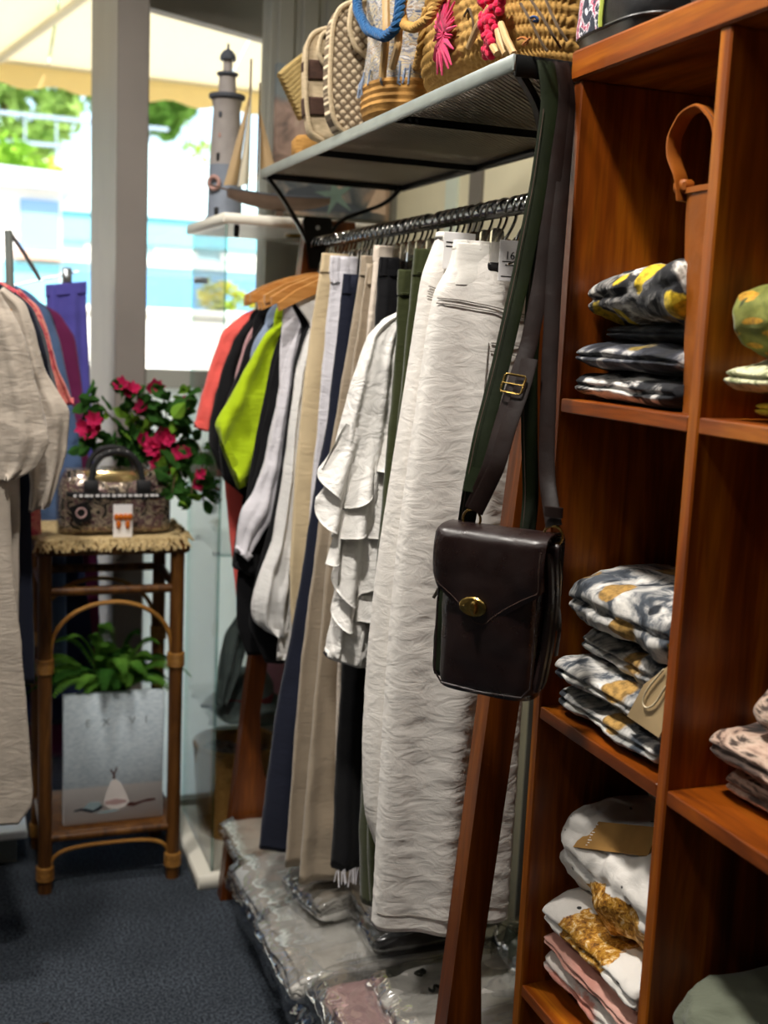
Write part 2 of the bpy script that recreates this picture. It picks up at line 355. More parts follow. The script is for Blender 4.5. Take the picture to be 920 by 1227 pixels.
# left window in the recess: large panes with posts
win2 = struct('window_2', MB().box((-.55, YL+.03, .12), (.396, YL+.036, 2.5)), 'window_glass')
part(win2, 'bottom_rail', MB().box((-.55, YL, 0), (.396, YL+.07, .12)), 'post_paint', smooth=False)
part(win2, 'top_rail', MB().box((-.55, YL, 2.5), (.396, YL+.07, ZC)), 'post_paint', smooth=False)
win3 = struct('window_3', MB().box((XL, YL+.03, .12), (-.62, YL+.036, 2.5)), 'window_glass')
part(win3, 'bottom_rail', MB().box((XL, YL, 0), (-.62, YL+.07, .12)), 'post_paint', smooth=False)
part(win3, 'top_rail', MB().box((XL, YL, 2.5), (-.62, YL+.07, ZC)), 'post_paint', smooth=False)
struct('trim_6', MB().box((-.62, YL-.02, 0), (-.55, YL+.07, ZC)), 'post_paint')

# ---------------------------------------------------------------- ceiling lamps (out of view; the dim ones are added as fill light)
def downlight(x, y, n, power, size=.16):
    r = thing('ceiling_downlight', 'round white recessed ceiling downlight %s' % n, 'ceiling lamp', (x, y, ZC), 'ceiling downlights')
    part(r, 'rim', MB().lathe([(.075, 0), (.095, 0), (.095, -.012), (.078, -.016), (.072, -.004)], (x, y, ZC), 24, False), 'white_plastic')
    part(r, 'lens', MB().lathe([(.074, -.003), (.074, -.006)], (x, y, ZC), 24), 'lamp_glow')
    l = bpy.data.lights.new('downlight', 'AREA'); l.shape = 'DISK'; l.size = size; l.energy = power; l.color = (1, .945, .87); l.spread = math.radians(150)
    lo = bpy.data.objects.new('downlight', l); COL.objects.link(lo); lo.location = (x, y, ZC-.03)
for (x, y, n, p) in ((.12, 1.02, 'above the aisle beside the cube shelf', 1.9), (.02, 2.05, 'above the aisle beside the clothes rack', 1.15), (-1.2, .95, 'added as fill over the open shop floor', .3), (-1.2, 2.2, 'added as fill nearest the recessed window', .35), (-.3, -.7, 'added as fill behind the aisle near the back wall', .25)):
    downlight(x, y, n, LAMP_POWER*p)

# ================================================================ cube shelf unit on the right
UX0, UX1, UY = .72, 1.08, [1.313, 1.013, .713, .413]; UZ = [1.672, 1.270, .866, .470, .075]
th = .019
unit = thing('cube_shelf', 'tall orange-brown wooden cube shelf unit holding folded clothes', 'shelf unit', (.9, .86, 0))
part(unit, 'side_panel', MB().box((UX0, UY[0]-th, 0), (UX1, UY[0], UZ[0]), .002), 'unit_wood_z', smooth=False)
for y in UY[1:3]: part(unit, 'divider', MB().box((UX0, y-th/2, .06), (UX1-.008, y+th/2, UZ[0]), .002), 'unit_wood_z', smooth=False)
part(unit, 'side_panel', MB().box((UX0, UY[3], 0), (UX1, UY[3]+th, UZ[0]), .002), 'unit_wood_z', smooth=False)
part(unit, 'top_board', MB().box((UX0-.004, UY[3]-.004, UZ[0]), (UX1, UY[0]+.004, UZ[0]+.036), .003), 'unit_wood_y', smooth=False)
part(unit, 'back_panel', MB().box((UX1-.008, UY[3]+th, .06), (UX1, UY[0]-th, UZ[0])), 'unit_wood_z', smooth=False)
part(unit, 'plinth', MB().box((UX0+.02, UY[3]+th, 0), (UX0+.04, UY[0]-th, .06)), 'unit_wood_y', smooth=False)
for z in UZ[1:]:
    for k in range(3):
        a = UY[k+1]+(th/2 if k < 2 else th); b = UY[k]-(th/2 if k > 0 else th)
        part(unit, 'shelf', MB().box((UX0+.001, a, z-.0), (UX1-.008, b, z+.017), .0015), 'unit_wood_y', smooth=False)
for (p, L) in (((UX1-.0095, 1.16, 1.17), .045),): part(unit, 'repair_plug', MB().box((p[0], p[1]-L/2, p[2]), (p[0]+.003, p[1]+L/2, p[2]+.007)), 'unit_wood_x', smooth=False)

# ================================================================ clothes rack with wire shelf
RX, RZ, RY0, RY1 = .77, 1.547, 1.42, 2.56
rack = thing('clothes_rack', 'wooden A-frame clothes rack with chrome rail and wire mesh shelf on top', 'clothes rack', (.77, 2.0, 0))
def legframe(y, xt, xb, n):
    t2 = .019
    # front leg with a curved foot, back leg, apex block, base beam
    leg = [(xt-.028, 1.60), (xt+.030, 1.60), (xb+.072, .46), (xb+.080, .34), (xb+.105, .24), (xb+.13, .20), (xb+.13, .145), (xb+.075, .145), (xb+.055, 0), (xb-.012, 0), (xb+.012, .24)]
    part(rack, 'front_leg', MB().prism(leg, (0, y-t2, 0), (1, 0, 0), (0, 0, 1), (0, 2*t2, 0)), 'rack_wood', smooth=False)
    xk = 1.0
    part(rack, 'back_leg', MB().prism([(xt+.032, 1.60), (xt+.085, 1.60), (xk+.03, 0), (xk-.03, 0)], (0, y-t2, 0), (1, 0, 0), (0, 0, 1), (0, 2*t2, 0)), 'rack_wood', smooth=False)
    part(rack, 'base_beam', MB().box((xb+.125, y-t2+.001, .105), (xk-.03, y+t2-.001, .150), .003), 'rack_wood')
legframe(RY1, .775, .600, 0); legframe(RY0, .785, .640, 1)
part(rack, 'base_board', MB().box((.60, RY0+.02, .15), (.99, RY1-.02, .169), .003), 'rack_wood_y')
part(rack, 'stretcher', MB().box((.66, RY0+.02, .105), (.69, RY1-.02, .150), .003), 'rack_wood_y')
part(rack, 'rail', MB().tube([(RX, y, RZ) for y in np.linspace(RY0-.02, RY1-.02, 8)], .0125, 16), 'rail_dark', label='chrome hanging rail')
SX0, SX1, SY0, SY1, SZ = .64, .975, 1.322, 2.551, 1.678
sh = part(rack, 'wire_shelf', MB().box((SX0, SY0, SZ), (SX0+.004, SY1, SZ+.020), .001), 'grey_metal', label='grey steel front edge of the wire shelf')
part(sh, 'frame_bar', MB().box((SX0+.004, SY0, SZ-.006), (SX1, SY0+.004, SZ+.020), .001), 'black_metal')
part(sh, 'frame_bar', MB().box((SX0+.004, SY1-.004, SZ), (SX1, SY1, SZ+.020), .001), 'black_metal')
part(sh, 'frame_bar', MB().box((SX1-.004, SY0, SZ), (SX1, SY1, SZ+.020), .001), 'black_metal')
for y in (SY0+.41, SY0+.82): part(sh, 'cross_bar', MB().box((SX0+.004, y, SZ), (SX1-.004, y+.004, SZ+.012)), 'black_metal', smooth=False)
m = MB(); p_ = .0115; r0 = .0017
W_, L_ = SX1-SX0-.008, SY1-SY0-.008; zm = SZ+.013
k = -W_
while k < L_:     # diamond mesh: two sets of diagonal wires
    a, b = max(0, k), min(L_, k+W_)
    if b-a > .004:
        for sgn in (0, 1):
            x0 = SX0+.004+((a-k) if sgn == 0 else W_-(a-k)); x1 = SX0+.004+((b-k) if sgn == 0 else W_-(b-k))
            y0, y1 = SY0+.004+a, SY0+.004+b; dx = r0*.8
            m.add([(x0-dx, y0+dx*(1 if sgn else -1)*-1, zm+sgn*.001), (x0+dx, y0-dx*(1 if sgn else -1)*-1, zm+sgn*.001), (x1+dx, y1-dx*(1 if sgn else -1)*-1, zm+sgn*.001), (x1-dx, y1+dx*(1 if sgn else -1)*-1, zm+sgn*.001),
                   (x0-dx, y0+dx*(1 if sgn else -1)*-1, zm+sgn*.001+.0012), (x0+dx, y0-dx*(1 if sgn else -1)*-1, zm+sgn*.001+.0012), (x1+dx, y1-dx*(1 if sgn else -1)*-1, zm+sgn*.001+.0012), (x1-dx, y1+dx*(1 if sgn else -1)*-1, zm+sgn*.001+.0012)],
                  [(0, 1, 2, 3), (4, 7, 6, 5), (0, 4, 5, 1), (3, 2, 6, 7), (0, 3, 7, 4), (1, 5, 6, 2)])
    k += p_
part(sh, 'wire_mesh', m, 'mesh_metal', kind='stuff', smooth=False)
for y, yo in ((SY1-.012, RY1), (SY0+.012, RY0)):
    br = part(rack, 'bracket', MB().prism([(-.016, -.055), (.016, -.055), (.034, .045), (.030, .058), (-.030, .058), (-.034, .045)], (RX, yo-.026, RZ), (1, 0, 0), (0, 0, 1), (0, .006, 0)) if yo == RY1 else MB().box((RX-.03, yo+.02, RZ-.045), (RX+.045, yo+.026, RZ+.06), .002), 'black_metal', label='black steel shelf bracket')
    for s_ in (-1, 1):
        xe = SX0+.012 if s_ < 0 else SX1-.012
        pth = [(RX+s_*.02, yo-.02 if yo == RY1 else yo+.02, RZ+.0), (RX+s_*.05, (yo+y)/2, RZ+.055), (xe-s_*.03, y, SZ-.03), (xe, y, SZ+.004)]
        part(br, 'arm', MB().ribbon(smoothpath(pth, 20), (0, 1, 0), .008, .0042), 'black_metal')
    part(br, 'bolt', MB().sphere((RX, (yo-.027) if yo == RY1 else yo+.027, RZ+.035), (.005, .002, .005)), 'steel')

simple('white_gloss', '#e8ebec', .25, 0, .02)
pf = thing('display_platform', 'low glossy white display platform on the carpet by the recessed window', 'platform', (-.2, 3.25, 0))
part(pf, 'top', MB().box((-.9, 2.84, .075), (.165, 3.58, .095), .003), 'white_gloss', smooth=False); part(pf, 'base', MB().box((-.86, 2.88, 0), (.14, 3.55, .075)), 'grey_metal', smooth=False)
# ================================================================ outside, seen through the windows
simple('pavement', '#d9d3c6', .9, 0, .06, 2); simple('white_concrete', '#f0ede4', .85, 0, .04, 1); simple('aqua_paint', '#86cede', .6, 0, .08, .6); simple('aqua_light', '#c3e6ec', .6, 0, .05, 1); simple('deep_blue', '#6ba3cf', .6, 0, .08, 1)
simple('kiosk_blue', '#86aede', .6, 0, .05, 1); simple('kiosk_white', '#f2efe8', .7, 0, .03, 1); simple('kiosk_orange', '#dcb09c', .7, 0, .05); simple('fence_grey', '#9fb0c4', .6, 0, .05); simple('roof_grey', '#c9d3da', .7, 0, .05)
simple('dry_bank', '#d3ccb6', .9, 0, .12, .8); simple('bark', '#5c4632', .9, 0, .2, 8)
translucent('awning_cloth', '#f8f1da', .55); translucent('awning_border', '#f8e6b4', .5); simple('awning_arm', '#d9cfae', .5, 0, .05)
translucent('tree_leaf', '#79a34a', .35, (1.2, '#4d7a35')); translucent('tree_leaf_pale', '#a8c470', .35, (1.2, '#7ea64e')); translucent('hedge_leaf', '#a7cf4e', .35, (2, '#7fae3a')); translucent('flower_leaf', '#e3d25a', .3, (6, '#9fbf4a'))
struct('ground_outside', MB().box((-25, YL+.13, -.10), (25, 30, -.02)), 'pavement')
struct('hillside', MB().add([(-25, 15, -.05), (25, 15, -.05), (25, 30, 5.2), (-25, 30, 5.2)], [(0, 1, 2, 3)]), 'dry_bank')
# awning: sloping cloth panels, yellow valance, folding arms
aw = thing('awning', 'cream shop awning with yellow border above the pavement outside', 'awning', (.2, 4.3, 2.4))
def awning_z(y): return 2.78-(y-YL-.1)*.26
for k in range(6):
    x0 = -2.6+k*.75; x1 = x0+.742
    part(aw, 'cloth_panel', MB().box((x0, 0, 0), (x1, .001, .001)).__class__().add([(x0, YL+.1, awning_z(YL+.1)), (x1, YL+.1, awning_z(YL+.1)), (x1, 5.25, awning_z(5.25)), (x0, 5.25, awning_z(5.25)), (x0, YL+.1, awning_z(YL+.1)+.004), (x1, YL+.1, awning_z(YL+.1)+.004), (x1, 5.25, awning_z(5.25)+.004), (x0, 5.25, awning_z(5.25)+.004)], [(0, 1, 2, 3), (4, 7, 6, 5), (0, 4, 5, 1), (2, 6, 7, 3), (1, 5, 6, 2), (0, 3, 7, 4)]), 'awning_cloth', smooth=False)
xs = np.linspace(-2.6, 1.9, 120); zt = awning_z(5.25)
m = MB()
P = np.array([[(x, 5.25+.002*s, zt+.0 if r == 0 else zt-.085-.012*math.sin(x*26)) for x in xs] for s in (0, 1) for r in ((0, 1) if s == 0 else (1, 0))])
m.grid(P); part(aw, 'valance', m, 'awning_border', label='yellow scalloped awning edge')
part(aw, 'front_bar', MB().tube([(-2.6, 5.24, zt+.02), (1.9, 5.24, zt+.02)], .022), 'awning_arm')
for x in (-1.2, .15, 1.25): part(aw, 'folding_arm', MB().tube([(x, YL+.2, 2.66), (x+.38, 4.5, 2.55), (x+.05, 5.2, zt-.0)], .018), 'awning_arm')
a_, b_ = onY((180, 12), 3.3), onY((335, 52), 3.3)
sgn = single('awning_cassette', MB().prism([(a_[0]-.1, a_[2]+.02), (b_[0], b_[2]), (b_[0], b_[2]+.5), (a_[0]-.1, a_[2]+.5)], (0, 3.3, 0), (1, 0, 0), (0, 0, 1), (0, .05, 0)), 'strip_grey', 'dark grey slanted board outside the top of the window', 'board', smooth=False)
# low white wall, aqua building with bands, kiosk
single('garden_wall', MB().box((.95, 9.0, -.03), (3.3, 9.25, 1.40), .02).box((.92, 8.97, 1.40), (3.34, 9.28, 1.46), .01), 'white_concrete', 'low white concrete wall in front of the aqua building', 'wall')
bl = thing('aqua_building', 'pale aqua building with blue bands across the street', 'building', (2.1, 11, 0))
part(bl, 'wall', MB().box((.9, 11, -.05), (4.6, 12.1, 2.05)), 'aqua_light', smooth=False)
for z0, z1, mt in ((1.42, 1.78, 'deep_blue'), (1.86, 1.92, 'kiosk_white'), (2.05, 2.30, 'aqua_paint')): part(bl, 'band', MB().box((.86, 10.94, z0), (4.64, 11.0, z1)), mt, smooth=False)
part(bl, 'roof', MB().prism([(.8, 2.3), (4.7, 2.3), (4.2, 2.55), (2.6, 2.72), (1.7, 2.95), (1.1, 2.85)], (0, 10.9, 0), (1, 0, 0), (0, 0, 1), (0, 1.2, 0)), 'aqua_light', smooth=False)
for k in range(5): part(bl, 'window', MB().box((1.15+k*.62, 10.97, 1.94), (1.55+k*.62, 11.0, 2.04)), 'kiosk_white', smooth=False)
ki = thing('kiosk', 'small white kiosk with a blue shutter and pale roof outdoors', 'kiosk', (.35, 9.6, 0))
part(ki, 'wall', MB().box((-.2, 9.3, -.05), (.80, 10.2, 2.30)), 'kiosk_white', smooth=False)
part(ki, 'shutter', MB().box((.50, 9.27, 1.85), (.78, 9.3, 2.22)), 'kiosk_blue', smooth=False)
part(ki, 'counter', MB().box((.46, 9.2, 1.78), (.82, 9.3, 1.84)), 'kiosk_orange', smooth=False)
part(ki, 'skirt', MB().box((.36, 9.27, 1.45), (.79, 9.3, 1.76)), 'aqua_paint', smooth=False)
part(ki, 'roof', MB().prism([(-.35, 2.30), (.9, 2.30), (.8, 2.42), (-.2, 2.46)], (0, 9.15, 0), (1, 0, 0), (0, 0, 1), (0, 1.2, 0)), 'roof_grey', smooth=False)
fe = thing('railing', 'pale grey metal railing along the hillside path', 'railing', (0, 14, 0))
for k in range(15): part(fe, 'baluster', MB().box((-2.6+k*.34, 14, -.05), (-2.58+k*.34, 14.02, 3.55)), 'fence_grey', smooth=False)
for z in (3.25, 3.55): part(fe, 'rail', MB().box((-2.8, 13.98, z), (2.4, 14.06, z+.035)), 'fence_grey', smooth=False)
def foliage(c, r, n, size, seed):
    q = np.random.RandomState(seed); m = MB()
    d = q.normal(size=(n, 3)); d /= np.linalg.norm(d, axis=1)[:, None]; rad = q.uniform(.55, 1, n)**.5
    lump = 1+.28*pn(d*2.1+seed)
    P = np.array(c)+d*np.array(r)*(rad*lump)[:, None]
    for p in P:
        a = q.normal(size=3); a /= np.linalg.norm(a); b = np.cross(a, q.normal(size=3)); b /= np.linalg.norm(b); s = size*q.uniform(.6, 1.3)
        m.add([p-a*s, p+b*s*.45, p+a*s, p-b*s*.45], [(0, 1, 2, 3)])
    return m
def tree(x, y, z, r, h, mat, label, seed, n=2600, size=.13):
    t_ = thing('tree', label, 'tree', (x, y, z), 'trees beyond the railing')
    part(t_, 'trunk', MB().tube([(x, y, z), (x+.05, y, z+h*.5), (x, y, z+h)], [.14, .1, .06]), 'bark')
    part(t_, 'crown', foliage((x, y, z+h), r, n, size, seed), mat, kind='stuff', smooth=False)
tree(-1.7, 17, .7, (1.3, 1.1, 1.2), 3.75, 'tree_leaf', 'dark green leafy tree beyond the grey railing', 1)
tree(.75, 17.4, .8, (1.1, 1.0, 1.15), 3.75, 'tree_leaf_pale', 'pale green bushy tree beyond the grey railing', 2)
tree(2.95, 19.5, 1.5, (.9, .8, .9), 3.7, 'tree_leaf', 'tree crown beyond the aqua building roof', 3)
def bush(x, y, z, r, mat, label, seed, n=900, size=.07, nm='shrub', g=None):
    t_ = thing(nm, label, 'shrub', (x, y, z), g)
    part(t_, 'foliage', foliage((x, y, z+r[2]*.8), r, n, size, seed), mat, kind='stuff', smooth=False)
    part(t_, 'stem', MB().tube([(x, y, z), (x, y, z+r[2])], .03), 'bark')
q_ = onY((233, 180), 13.0); bush(q_[0], 13.0, -.04, (.32, .3, (q_[2]+.35)/1.8), 'hedge_leaf', 'round bright green shrub above the aqua roof', 5)
bush(-.3, 12.6, 2.2, (1.3, .5, .6), 'hedge_leaf', 'long bright green hedge below the railing', 6, 1600, .1, 'hedge')
for k, (x, l) in enumerate(((2.0, 'taller yellow-green potted shrub on the white wall'), (2.38, 'lower yellow-green potted shrub on the white wall'))):
    bush(x, 9.12, 1.48, (.19-.03*k, .1, .12-.02*k), 'flower_leaf', l, 8+k, 260, .04)
# ================================================================ hangers
def hook_path():
    return [(0, 0, -.078), (0, 0, -.046), (.010, 0, -.030), (.0165, 0, -.016), (.019, 0, -.002)]+[(.019*math.cos(a), 0, -.004+.019*math.sin(a)) for a in np.linspace(.25, 2.9, 10)]+[(-.019, 0, -.010)]
def make_clip_hanger(label):
    r = thing('clip_hanger', label, 'hanger', (RX, 1.585, RZ), 'chrome clip hangers on the rail')
    part(r, 'hook', MB().tube(resample(hook_path(), 30), .0025, 8), 'chrome', local=True)
    part(r, 'bar', MB().tube([(-.026, 0, -.080), (-.01, 0, -.079), (0, 0, -.078), (.05, 0, -.079), (.09, 0, -.080)], .0028, 8), 'chrome', local=True)
    for x in (-.021, .072):
        c = MB().prism([(-.0095, -.036), (-.006, -.031), (.006, -.031), (.0095, -.036), (.0115, -.082), (-.0115, -.082)], (x, -.0215, 0), (1, 0, 0), (0, 0, 1), (0, .006, 0)).prism([(-.0095, -.036), (-.006, -.031), (.006, -.031), (.0095, -.036), (.0115, -.082), (-.0115, -.082)], (x, .0155, 0), (1, 0, 0), (0, 0, 1), (0, .006, 0)).tube([(x, -.02, -.060), (x, .02, -.060)], .006, 8)
        cl = part(r, 'clip', c, 'chrome', local=True)
        part(cl, 'grip', MB().box((x-.0135, -.0245, -.094), (x+.0135, .0245, -.080), .003), 'black_plastic', label='black rubber clip grip', local=True)
    return r
def make_wood_hanger(label):
    r = thing('wooden_hanger', label, 'hanger', (RX, 2.5, RZ), 'wooden hangers holding the tops')
    part(r, 'hook', MB().tube(resample(hook_path(), 30), .0019, 7), 'chrome', local=True)
    up = [(0, -.066), (.03, -.069), (.08, -.084), (.13, -.106), (.168, -.130)]; lo = [(.166, -.146), (.125, -.128), (.075, -.108), (.03, -.096), (0, -.093)]
    poly = [(-x, z) for x, z in reversed(up[1:])]+up+lo+[(-x, z) for x, z in reversed(lo[:-1])]
    part(r, 'body', MB().prism(poly, (0, -.006, 0), (1, 0, 0), (0, 0, 1), (0, .012, 0)), 'hanger_wood', local=True, smooth=False)
    part(r, 'collar', MB().lathe([(.005, -.068), (.005, -.060)], (0, 0, 0), 10), 'chrome', local=True)
    return r
CLIP = make_clip_hanger('chrome clip hanger holding the front white jeans'); WOODH = make_wood_hanger('wooden hanger holding the coral blouse')
def make_wire_hanger(label):
    r = thing('wire_hanger', label, 'hanger', (RX, 1.47, RZ), 'spare wire hangers on the rail')
    part(r, 'hook', MB().tube(resample(hook_path(), 30), .0023, 8), 'chrome', local=True); part(r, 'shoulder', MB().tube(resample([(-.022, 0, -.084), (-.01, 0, -.080), (0, 0, -.076), (.01, 0, -.080), (.022, 0, -.084)], 20), .0016, 6), 'chrome', local=True)
    return r
WIREH = make_wire_hanger('spare chrome wire hanger at the very end of the rail')
def hang(kind, y, label):
    if kind == 'wire': return dup(WIREH, (RX, y, RZ), label)
    if kind == 'clip':
        return dup(CLIP, (RX, y, RZ), label)
    h = dup(WOODH, (RX, y, RZ), label); h.rotation_euler = (0, R.uniform(-.07, .05), R.uniform(-.10, .16)); return h

# ================================================================ fabrics
fabric('white_denim', '#dcd7d0', crink=.24, cs=(10, 10, 22)); fabric('white_rib', '#e6e2da', crink=.1); fabric('white_linen', '#e2dfda', crink=.6, cs=(11, 11, 15)); fabric('taupe_linen', '#a2937f', slub=.3, crink=.2); fabric('beige_linen', '#cdb995', slub=.12, crink=.15)
fabric('oatmeal_linen', '#b0a598', slub=.15, crink=.25); fabric('navy_cloth', '#171b2b', crink=.15, sheen=.1); fabric('black_cloth', '#0e0e11', crink=.15, sheen=.05); fabric('coral_cloth', '#dd5a52', crink=.2); fabric('lime_cloth', '#a3bd12', crink=.25); fabric('dusty_pink', '#b48a8c', crink=.2)
fabric('blue_grey', '#7f8ea6', crink=.15); fabric('cool_white', '#d3d0d6', crink=.25); fabric('pale_white', '#dedcd9', crink=.25); fabric('olive_cord', '#353a1e', crink=.15); fabric('cream_gauze', '#d9cbbb', crink=.3); fabric('violet_cloth', '#5c58b0', crink=.15); fabric('denim_blue', '#51688e', crink=.2); fabric('magenta_cloth', '#6d2350', crink=.25); fabric('dark_blue', '#1c2547', crink=.2)
printed('red_print', [(.30, '#a8324a'), (.45, '#c65560'), (.55, '#d98a7a'), (.7, '#b03a52')], 26, 2)
simple('grey_thread', '#77716a', .9, 0, 0); simple('paper_white', '#eceaea', .6, 0, .02); simple('ink', '#16161a', .6, 0, 0); simple('pearl', '#e8e6e2', .25, 0, 0)

def mirror(L, c=RX): return [(2*c-x, z) for x, z in L]
def surf_y(mb, x, z, Y):
    V = mb.np if hasattr(mb, 'np') else np.array(mb.v); mb.np = V; F = V[V[:, 1] < Y]
    d = (F[:, 0]-x)**2+(F[:, 2]-z)**2; k = np.argsort(d)[:6]; return F[k, 1].min()
def trousers(name, label, Y, pxL, mat, c=RX, ht=(.009, .016, .018), folds=3, amp=(.002, .007), wr=(.004, 9, 16), seed=1, band=.035, hang_label=None, xr=None, rows=70, ring=56, hem_drop=0, bandmat=None, sharp=1.0, cat='trousers', wramp=(1, 1)):
    L = px2(pxL, Y); Rr = mirror(L, c)
    if xr: Rr = [(min(x, xr), z) for x, z in Rr]
    Rr[-1] = (Rr[-1][0], Rr[-1][1]-hem_drop)
    zt = L[0][1]; r = thing(name, label, cat, (c, Y, zt), 'trousers and tops on the long rail')
    body = cloth(L, Rr, Y, ht, rows, ring, folds, amp, wr, seed, sharp=sharp, wramp=wramp); part(r, 'legs', body, mat, fa=0)
    wl = [(x, z) for x, z in L[:2]]; x0 = wl[0][0]
    bz = [(x0-.0005, zt+.003), (x0-.0015, zt-band*.5), (x0-.0002+(L[1][0]-x0)*min(1, band/max(.01, zt-L[1][1])), zt-band)]
    wb = cloth(bz, mirror(bz, c) if not xr else [(min(x, xr), z) for x, z in mirror(bz, c)], Y, (ht[0]+.003, ht[0]+.004), 14, ring, folds*4, (.0012, .0012), (.001, 20, 30), seed)
    part(r, 'waistband', wb, bandmat or mat, fa=0)
    if hang_label: hang('clip', Y, hang_label)
    return r, body
# ---- white jeans, the two nearest
j, jb = trousers('white_jeans', 'wide crinkled white jeans with elastic waist and a size tag, behind the bag straps', 1.585,
    [(545, 290), (540, 318), (522, 350), (514, 400), (503, 480), (492, 560), (480, 650), (470, 760), (462, 880), (455, 1000), (449, 1112)], 'white_denim', c=.748, ht=(.012, .03, .034, .036, .03), folds=1.4, amp=(.001, .012), wr=(.0024, 20, 74), wramp=(.2, .2, .35, .7, 1, 1), seed=3, band=.010, rows=230, ring=150, xr=.845, hem_drop=.012, bandmat='white_rib')
bz = px2([(545, 291), (543, 305), (540, 325), (533, 342)], 1.585)
part(j, 'elastic_band', cloth(bz, mirror(bz, .748), 1.585, (.016, .0165, .022), 26, 90, .6, (.001, .002), (.0012, 10, 10), 4), 'white_rib', fa=0)
def stitch(root, body, pts, Y, r=.0009, lift=.0012, name='stitching', mat='grey_thread', dash=None):
    P = resample(pts, 70); m = MB(); Q = [(x, surf_y(body, x, z, Y)-lift, z) for x, z in P]
    Qs = np.array(Q); Qs[:, 1] = np.convolve(np.pad(Qs[:, 1], 2, 'edge'), np.ones(5)/5, 'valid')-.0006; m.tube(Qs, r, 5); return part(root, name, m, mat)
def pj(l, Y=1.585): return px2(l, Y)
for l in ([(520, 357), (545, 360), (580, 368), (640, 382)], [(519, 363), (545, 367), (580, 374), (640, 388)]): stitch(j, jb, pj(l), 1.585)
for l in ([(572, 410), (566, 470), (559, 535)], [(583, 412), (577, 470), (569, 535)], [(575, 410), (600, 412), (640, 420)], [(574, 420), (600, 424), (640, 432)]): stitch(j, jb, pj(l), 1.585)
rowv = np.array(jb.v)[:230*150].reshape(230, 150, 3)[-5]; rowv = rowv[rowv[:, 1] < rowv[:, 1].mean()-.004]; rowv = rowv[np.argsort(rowv[:, 0])]; part(j, 'hem_stitching', MB().tube(rowv+np.array([0, -.0012, 0]), .0007, 5), 'grey_thread')
o = onY((605, 296), 1.54); tg = thing('size_tag', 'white cardboard size tag reading 16 on the front jeans', 'tag', (o[0], 1.541, o[2]-.06))
part(tg, 'card', MB().box((o[0]-.008, 1.5405, o[2]-.048), (o[0]+.040, 1.5415, o[2]+.010), .0004), 'paper_white', smooth=False)
part(tg, 'number', textmesh('16', .016, (o[0]+.009, 1.5405, o[2]-.012), (1, 0, 0), (0, 0, 1), .0003), 'ink', smooth=False)
for k, (dz, w_) in enumerate(((-.021, .013), (-.026, .008), (-.042, .014))): part(tg, 'print_line', MB().box((o[0]+.010-w_, 1.5402, o[2]+dz), (o[0]+.010+w_, 1.5406, o[2]+dz+.0014)), 'ink', smooth=False)
CLIP.location = (RX, 1.585, RZ); LOC[CLIP.name] = np.array((RX, 1.585, RZ))
j2, jb2 = trousers('white_jeans', 'second crinkled white jeans hanging directly behind the front white pair', 1.665,
    [(525, 280), (517, 300), (505, 332), (495, 400), (484, 470), (470, 560), (455, 660), (441, 790), (434, 890), (434, 970), (452, 1024)], 'white_denim', c=.752, ht=(.012, .03, .03, .028), folds=1.6, amp=(.001, .010), wr=(.0025, 17, 60), wramp=(.2, .2, .3, .6, 1, 1), seed=9, band=.010, rows=150, ring=90, xr=.84, bandmat='white_rib', hang_label='chrome clip hanger holding the second white jeans')
for l in ([(507, 343), (525, 350)], [(506, 349), (525, 356)], [(505, 355), (525, 362)]): stitch(j2, jb2, pj(l, 1.665), 1.665)
o = onY((540, 288), 1.64); tg = thing('size_tag', 'white cardboard tag clipped to the second white jeans', 'tag', (o[0], 1.64, o[2]-.03))
part(tg, 'card', MB().box((o[0]-.012, 1.6385, o[2]-.042), (o[0]+.040, 1.6395, o[2]+.012), .0004), 'paper_white', smooth=False)
for dz in (-.004, -.010): part(tg, 'print_line', MB().box((o[0]-.008, 1.638, o[2]+dz), (o[0]+.02, 1.6386, o[2]+dz+.002)), 'ink', smooth=False)
for (Y, l, nm, lb, s_, xr) in ((1.745, [(497, 300), (494, 330), (478, 500), (462, 680), (447, 880), (440, 1000), (446, 1086)], 'green_trousers', 'olive green corduroy trousers next to the white jeans', 5, .83),
        (1.795, [(478, 325), (474, 420), (463, 560), (451, 680), (437, 880), (431, 1000), (432, 1080)], 'green_trousers', 'olive green trousers hanging next to the white ruffled blouse', 6, .83)):
    r_o, b_o = trousers(nm, lb, Y, l, 'olive_cord', folds=2.2, amp=(.001, .008), seed=s_, hang_label='chrome clip hanger holding the %s olive trousers' % ('nearer' if Y < 1.77 else 'farther'), xr=xr, band=.04)
    stitch(r_o, b_o, [(x+.002, z) for x, z in px2([(l[1][0]+2, l[0][1]+26), (l[1][0]+30, l[0][1]+28)], Y)], Y, .001, .003, 'seam', 'olive_cord')
# ---- farther trousers
bk, bb = trousers('black_trousers', 'black wide trousers with frayed hem and gathered waist', 1.95, [(455, 310), (452, 345), (448, 420), (432, 560), (412, 790), (404, 920), (398, 1040)], 'black_cloth', folds=3, seed=7, hang_label='chrome clip hanger holding the black frayed trousers', xr=.86, band=.03, bandmat='black_cloth')
m = MB(); zf = onY((400, 1040), 1.95)[2]
for x in np.linspace(.665, .86, 46): m.tube([(x, 1.925+R.uniform(-.006, .01), zf+.006), (x+R.uniform(-.004, .004), 1.925+R.uniform(-.01, .01), zf-R.uniform(.016, .03))], .0011, 4)
part(bk, 'fringe', m, 'cool_white', label='frayed pale hem threads', kind='stuff')
trousers('gauze_trousers', 'pale cream trousers with a gathered waist between taupe and black pairs', 1.985, [(449, 296), (446, 330), (430, 470), (414, 600), (403, 800), (398, 1008)], 'cream_gauze', seed=8, hang_label='chrome clip hanger holding the pale cream trousers', xr=.86, band=.025)
